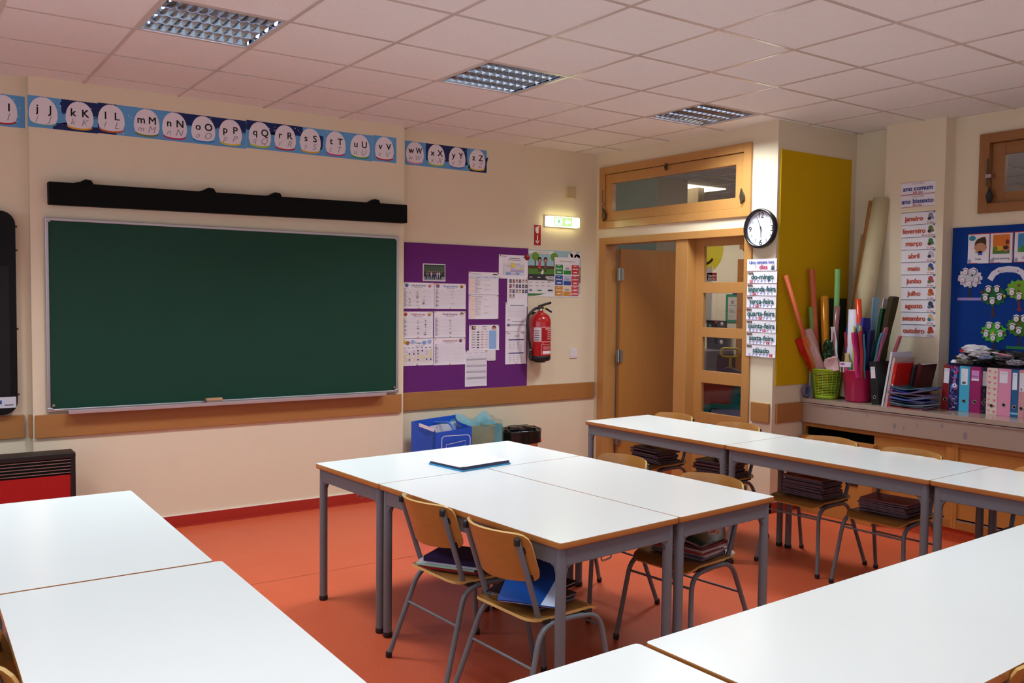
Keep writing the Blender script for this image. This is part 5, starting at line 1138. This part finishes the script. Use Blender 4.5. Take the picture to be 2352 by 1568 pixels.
slab((4.99, -2.25, 1.06), (4.95, -2.36, 1.40), .035, .012, '#4F86A4', 'grey blue felt strip leaning right of the pink bucket', 'felt_strip', 'felt', .8, 25)
slab((5.0, -2.26, 1.06), (4.98, -2.37, 1.44), .05, .012, '#B0607A', 'rose felt behind the grey blue strip', 'felt_sheet', 'felt', .8, 25)
slab((5.06, -2.32, 1.0), (5.05, -2.44, 1.38), .05, .012, '#B9606A', 'coral felt at the far right behind the white papers', 'felt_sheet', 'felt', .8, 25)
slab((4.885, -2.085, 1.07), (4.88, -2.075, 1.24), .05, .02, '#B9A878', 'folded beige cloth at the rim of the pink bucket', 'cloth', 'cloth', .8, 25)
t = thing('marker_packet', 'packet of coloured markers with white header at the rim of the pink bucket', 'marker packet', (4.86, -2.105, 1.1), (R(90), 0, R(-72)))
p = M()
for k in range(7): p.tube([(-.036+.012*k, 0, 0), (-.036+.012*k, .045, 0)], .005, ink(('#C9A22A', '#2F5FA0', '#C9C6CC', '#D0402A', '#C24A8A', '#2A7A9A', '#7AA04A')[k]), 8)
p.build('markers', t); M().box(-.042, .042, .04, .078, -.004, .005, ink('#D8D2DE')).box(-.035, -.005, .055, .07, .005, .0055, ink('#B04A9A')).build('header', t)
# binder and books between bucket and wall pier
binder(.056, '#141416', 'black ring binder with a white label beside the pink bucket', -2.345, x=4.885, tilt=-6, labelbox=(-.018, .018, .195, .28, '#D6CCD4', dl), ringz=.055, d=.28)
def leaning(y, x, w, h, th, col, label, tilt, pages='#C9C2C8', z=CT, name='book', cat='book', rough=.4):
    o = notebook(col, th, w, h, pages, rough, name=name)
    a = R(90-tilt)      # spine towards the room, leaning along -y at the top
    o.rotation_euler = (0, 0, 0); T = Matrix.Translation((x+w/2, y, z)) @ Matrix.Rotation(R(tilt), 4, 'X') @ Matrix.Translation((0, 0, h/2)) @ Matrix.Rotation(R(90), 4, 'X')
    o.matrix_world = T
    return tag(o, label, cat)
leaning(-2.395, 4.885, .25, .40, .014, '#CFC9D2', 'tall white folder leaning right of the black binder', 9)
leaning(-2.415, 4.89, .26, .36, .02, '#B9A39A', 'beige mottled book leaning behind the tall white folder', 9)
o = leaning(-2.445, 4.875, .21, .325, .02, '#BE1C16', 'bright red book with white lettering on its spine', 9.5)
s = M(Matrix.Rotation(R(-90), 4, 'Z') @ Matrix.Rotation(R(90), 4, 'X')); 
ts = M(); ts.text('style', 0, 0, .026, '#E6DAD4', 2, .014); ts.text('cool', .075, 0, .022, '#D9805A', 2, .0)
so = ts.build('spine_lettering', o); so.matrix_local = Matrix.Translation((-.1056, -.015, .010)) @ Matrix(((0, 0, -1, 0), (1, 0, 0, 0), (0, -1, 0, 0), (0, 0, 0, 1)))
leaning(-2.475, 5.06, .2, .31, .016, '#3A3A40', 'dark grey book leaning right of the bright red book', 10.5)
leaning(-2.500, 5.065, .2, .32, .03, '#4E1212', 'dark maroon book leaning at the right of the upright books', 12)
# pile of plastic folders lying flat
import random as _r
FC = ['#B01E22', '#232A38', '#4A6A70', '#1F2F7A', '#2338A0', '#3A5AA8', '#6A6478', '#8A2A5A', '#6E5A80', '#2B3AA0', '#12606E']
FL = ['red folder at the bottom of the flat pile', 'black folder above the red one in the flat pile', 'grey green folder low in the flat pile', 'navy folder in the middle of the flat pile', 'royal blue folder in the middle of the flat pile', 'steel blue folder in the flat pile', 'grey clear folder in the flat pile', 'plum folder in the flat pile', 'lilac clear folder near the top of the flat pile', 'violet blue folder under the teal one', 'teal folder on top of the flat pile']
z = CT+.001
for k, (c_, lab) in enumerate(zip(FC, FL)):
    th = .009+.003*(k % 3); amp = .012*math.sin(k*1.3)
    m = M(); cm = mat('folder_plastic_'+c_.lstrip('#'), c_, .22, noise=.04, spec=.6); rise = .0025*k
    f = lambda u, v, q=0.: (.205*(u-.5), .275*(v-.5), q*(.35+.65*abs(v-.5)*2)+.03*max(0, .4-v)/.4*(k/10)+.02*math.sin(4*v+k*1.7)*(k/10)*.5+.012*v*(k/10))
    m.surf(lambda u, v: f(u, v, th), 5, 12, cm, .0016); m.surf(lambda u, v: f(u, v, .0018), 5, 12, cm, .0016)
    m.surf(lambda u, v: f(.03+.94*u, .02+.96*v, th*.75), 5, 12, mat('sheet_stack_9A92A2', '#B4AEBC', .6, noise=.12, scale=200), th*.4)
    o = m.build('plastic_folder', None, (4.955+.012*math.sin(k*2.1), -2.605+.010*math.cos(k*1.7), z), (0, 0, R(5*math.sin(k*1.9)+180*(k % 3 == 1)))); tag(o, lab+' beside the dark red binder', 'folder')
    z += th+.0008
# rolled cream paper in the alcove with a stick behind it
roll((5.06, -2.0, CT+.01), (5.315, -2.075, 2.44), .070, '#C8BA92', 'tall cream paper roll leaning in the alcove', rough=.7, r1=.066, seg=28)
tag(M().tube([(5.24, -1.80, CT+.01), (5.38, -1.945, 2.44)], .022, wood('orange_stick', '#9A5A1E', '#B9782E', 6), 10).build('wooden_stick', None), 'orange brown wooden stick behind the cream paper roll', 'stick')
tag(M().surf(lambda u, v: (5.39-.2*(1-v)+.02*math.sin(3*u), -1.80-.10*u-.05*v, CT+.003+1.30*v), 8, 6, mat('beige_card', '#A8966A', .8), .004).build('card_sheet', None), 'beige card sheet standing behind the cream paper roll', 'card')
# ---------------------------------------------------------------- bags and bin under the purple board
t = thing('shopping_bag', 'glossy blue shopping bag with white outline print', 'bag', (2.63, .08, 0), (0, 0, R(-4)))
m_bb = mat('blue_bag_plastic', '#2456C0', .3, noise=.06, scale=6, spec=.5)
def side(p0, p1, top, bot, dent):
    return lambda u, v: (p0[0]+(p1[0]-p0[0])*u+dent[0]*math.sin(math.pi*u)*v, p0[1]+(p1[1]-p0[1])*u+dent[1]*math.sin(math.pi*u)*v, bot+(top(u)-bot)*v)
b = M()
b.surf(side((-.12, -.1), (.2, -.12), lambda u: .55+.03*u, 0, (0, -.01)), 10, 10, m_bb, .002)
b.surf(side((-.23, .12), (.18, .13), lambda u: .62+.03*u, 0, (0, .01)), 10, 10, m_bb, .002)
b.surf(side((-.23, .12), (-.12, -.1), lambda u: .62-.07*u, 0, (.06, .0)), 10, 10, m_bb, .002)
b.surf(side((.2, -.12), (.18, .13), lambda u: .58+.07*u, 0, (-.05, .0)), 10, 10, m_bb, .002)
b.box(-.22, .19, -.1, .12, 0, .004, m_bb); b.build('bag_body', t)
pr = M(Matrix.Translation((.04, -.138, .275)) @ Matrix.Rotation(R(-3.5), 4, 'Z') @ Matrix.Rotation(R(90), 4, 'X'))
rr_ = [(p[0], p[1]) for p in rrect(.25, .5, .03, 4)]; pr.band(rr_+[rr_[0]], .006, '#D8D6EA', 1, .014)
r3 = [(-.085, .14), (.085, .165), (.085, .205), (-.085, .18)]; pr.band(r3+[r3[0]], .004, '#D8D6EA', 1, .014); pr.build('outline_print', t)
M().tube(fillet([(-.02, .12, .6), (.0, .02, .61), (.03, -.05, .62), (.05, -.11, .555)], .04), .011, mat('light_blue_strap', '#3F78D0', .5), 8).build('handle', t)
M().box(-.2, -.08, -.06, -.055, .555, .585, m_paper).build('paper_strip', t, rot=(0, R(16), R(-60)), loc=(-.09, -.1, 0)) if False else M().surf(lambda u, v: (-.19+.1*u, .06-.13*u, .585-.045*u+.028*v), 4, 2, m_paper, .002).build('white_tag', t)
M().surf(lambda u, v: (-.1+.26*u, .08-.02*v, .38+.2*v+.03*u), 6, 4, m_paper, .003).build('paper_inside', t)
t = thing('recycling_bag', 'transparent bluish bag full of waste paper behind the blue bag', 'bag', (3.0, .13, 0))
tb = mat('translucent_blue_film', '#58B4C8', .1, noise=.05, alpha=.26, spec=.8, bump=.6, scale=9); tb2 = mat('folded_blue_film', '#5CB2C6', .12, alpha=.62, spec=.8)
from mathutils import noise as mn
def bagf(u, v, s=1.):
    a = 2*math.pi*u; q = mn.noise(V((math.cos(a)*1.5, math.sin(a)*1.5, v*3)))
    ca_, sa2 = math.cos(a), math.sin(a)
    x = .235*s*math.copysign(abs(ca_)**.5, ca_)*(1-.10*v); y = .13*s*math.copysign(abs(sa2)**.5, sa2)
    return (x*(1+.07*q), y*(1+.12*q), v*(.60+.03*math.sin(2*a)+.04*mn.noise(V((3*ca_, 3*sa2, 7)))))
M().surf(bagf, 48, 18, tb).build('film', t)
M().surf(lambda u, v: bagf(u, .93*v, .96), 40, 10, mat('waste_paper', '#7A6A2A', .8, col2='#B7A766', scale=7)).surf(lambda u, v: (.2*(1-v)*math.cos(2*math.pi*u), .1*(1-v)*math.sin(2*math.pi*u), .53+.03*math.sin(9*u)), 24, 3, mat('waste_paper', '#7A6A2A')).build('waste_paper', t)
M().surf(lambda u, v: (-.24+.2*u, .1-.2*v+.02*math.sin(6*u), .605+.05*math.sin(math.pi*u)*(1-v)-.03*v), 10, 5, tb2).surf(lambda u, v: (.0+.12*u, .1-.2*v, .59+.075*u*(1-v)-.02*v+.01*math.sin(9*v)), 8, 5, tb2).surf(lambda u, v: (.08+.07*u, -.134-.004*v, .28+.3*v), 4, 4, tb2).build('folded_rim', t)
t = thing('waste_bin', 'small bin lined with a black bag by the wall', 'bin', (3.44, .12, 0))
M().lathe([(0, .0), (.125, 0), (.158, .47), (.16, .47), (.16, .475), (.152, .475), (.12, .01), (0, .01)], mat('pale_bin_plastic', '#EAD6D2', .4), 4*9).build('bin_body', t)
def lin_(u, v):
    a = 2*math.pi*u; q = mn.noise(V((math.cos(a)*3, math.sin(a)*3, v*2)))
    z = .385+.19*v if v < .6 else .499-.2*(v-.6)
    r_ = .178+.006*q+.004*math.sin(14*a)*(1-v) if v < .6 else .18-.22*(v-.6)
    return (r_*math.cos(a)*1.05, r_*math.sin(a)*.9, z+.012*math.sin(3*a+1)*(v if v < .6 else .6))
M().surf(lin_, 56, 14, m_bag, smooth=True).build('liner', t)
tag_ = crumple(.15, .13, .035, m_bag, 5, 36, 16, .3).build('liner_fold', t, (0, 0, .455))
M().lathe([(0, .003), (.014, 0)], ink('#D0202A', .3), 14, Matrix.Translation((.12, -.125, .4)) @ Matrix.Rotation(R(90), 4, 'X')).build('red_sticker', t)
# ---------------------------------------------------------------- hall things seen through the side light
t = thing('cleaning_trolley', 'teal cleaning trolley with red bucket seen through the side light', 'trolley', (8.4, 2.2, 0), (0, 0, R(-60)))
t.scale = (.72, .72, .68)
m_teal = mat('teal_plastic', '#157F78', .35); m_rb = mat('red_bucket_plastic', '#A81A22', .35)
M().prism([(-.36, .06), (-.3, .06), (-.28, .16), (-.2, .24), (.0, .29), (.08, .27), (.36, .27), (.36, .9), (.12, .9), (.1, .6), (.05, .42), (-.05, .36), (-.22, .32), (-.33, .22)], -.26, -.2, m_teal, Matrix.Rotation(R(90), 4, 'X') @ Matrix.Translation((0, 0, 0))).build('frame_side', t, bevel=.012)
M().prism([(-.36, .06), (-.3, .06), (-.28, .16), (-.2, .24), (.36, .24), (.36, .33), (-.22, .33), (-.33, .22)], .2, .26, m_teal, Matrix.Rotation(R(90), 4, 'X')).build('frame_side', t, bevel=.012)
M().prism([(-.34, .3), (.1, .3), (.16, .72), (-.4, .72)], -.19, .19, m_rb, Matrix.Rotation(R(90), 4, 'X')).box(-.42, .18, -.21, .21, .7, .74, m_rb).build('bucket', t, bevel=.01)
M().tube([(-.38, .2, .42), (.0, .23, .66)], .008, m_steel, 8).build('bucket_handle', t)
M().prism([(-.1, .74), (.3, .74), (.3, .98), (.1, 1.06), (-.02, 1.04)], -.12, .12, mat('grey_press', '#6A6674', .4), Matrix.Rotation(R(90), 4, 'X')).build('mop_press', t, bevel=.02)
yl = mat('yellow_handle_plastic', '#C9B01E', .4)
M().tube([(.1, 0, .95), (.1, 0, 1.27)], .028, yl, 10).tube(fillet([(.1, 0, 1.27), (-.08, .02, 1.27), (-.08, .02, 1.44), (.28, -.02, 1.44), (.28, -.02, 1.27), (.1, 0, 1.27)], .07), .024, yl, 10).build('press_handle', t)
for x, y in ((-.31, -.22), (-.31, .22), (.31, -.22), (.31, .22)): M().tube([(0, -.015, .035), (0, .015, .035)], .035, m_black, 14).tube([(0, 0, .035), (0, 0, .08)], .01, m_steel, 8).build('caster', t, (x, y, 0))
t = thing('grey_locker', 'grey metal cabinet in the hall behind the trolley', 'cabinet', (9.25, 3.36, 0))
M().box(-.3, .3, -.32, .2, .03, .88, mat('grey_locker_metal', '#78727A', .4)).box(-.28, .28, -.3, .18, 0, .03, m_black).build('case', t, bevel=.004); M().box(-.305, .3, .2, .34, .03, .88, mat('white_locker_door', '#BDB8B4', .4)).build('door', t)
t = thing('space_poster', 'dark poster with coloured planets standing on the hall cabinet', 'poster', (9.5, 3.33, .881), (0, R(-3), 0)); M().box(-.02, 0, -.2, .2, 0, .45, ink('#26262C')).build('panel', t)
for y, z, r_, h_ in ((-.12, .4, .03, '#C9C4BC'), (.05, .28, .04, '#B0562A'), (-.1, .12, .035, '#C9C4BC'), (.12, .36, .025, '#2F8A9A'), (0, .42, .025, '#B04A2A')): M().lathe([(0, .012), (r_, 0)], ink(h_), 14, Matrix.Rotation(R(-90), 4, 'Y')).build('planet', t, (-.021, y, z))
def hs(name, y, z, w, h, draw, lab, cat):
    m = M(); m.box(0, w, 0, h, 0, .01, m_paper); draw(m, w, h); return tag(m.build(name, None, (9.6, y, z), WEST), lab, cat)
def gf(m, w, h): m.rect(0, w, 0, h, '#2F8A66', 1, .01); m.rect(w*.17, w*.83, h*.1, h*.9, '#C9C6C4', 2, .01); m.disc(w*.5, h*.72, .03, .03, '#8A8A92', 3, z=.01); m.lines(w*.25, w*.75, [h*.6, h*.45, h*.4, h*.35, h*.22], '#77747C', .006, 3, (1, .6, .8), .01)
hs('framed_notice', 3.26, 1.30, .27, .44, gf, 'notice with green border on the far hall wall', 'notice')
def rs(m, w, h): m.rect(0, w, 0, h, '#8E1A20', 1, .01); m.text('Quadro', w*.5, h*.66, .06, '#D9C4C4', 2, .004, maxw=w*.8, z=.01); m.text('elétrico', w*.5, h*.3, .06, '#D9C4C4', 2, .004, maxw=w*.8, z=.01)
hs('red_sign', 3.66, 1.955, .2, .12, rs, 'small red sign with white lettering on the far hall wall', 'sign')
hs('blue_notice', 3.13, 1.73, .17, .12, lambda m, w, h: m.rect(0, w, 0, h, '#33509E', 1, .01), 'blue notice above the green bordered one in the hall', 'notice')
hs('electric_panel_door', 3.78, 1.27, .24, .95, lambda m, w, h: m.rect(.01, w-.01, .01, h-.01, '#AAA6A4', 1, .01), 'pale panel door on the far hall wall left of the green notice', 'panel')
t = thing('yellow_smiley_disc', 'round yellow smiling face on the far hall wall', 'decoration', (9.6, 3.70, 2.44), WEST)
f = M().lathe([(0, .03), (.2, .025), (.36, 0)], mat('yellow_balloon', '#CDBE2E', .45), 36); f.build('disc', t)
M().band([(.1+.07*math.cos(R(a)), .06+.06*math.sin(R(a))) for a in range(160, 20, -14)], .04, '#1E1A10', 1, .034).band([(.22*math.cos(R(a)), .22*math.sin(R(a))-.0) for a in range(200, 330, 12)], .03, '#1E1A10', 1, .034).build('face_marks', t)
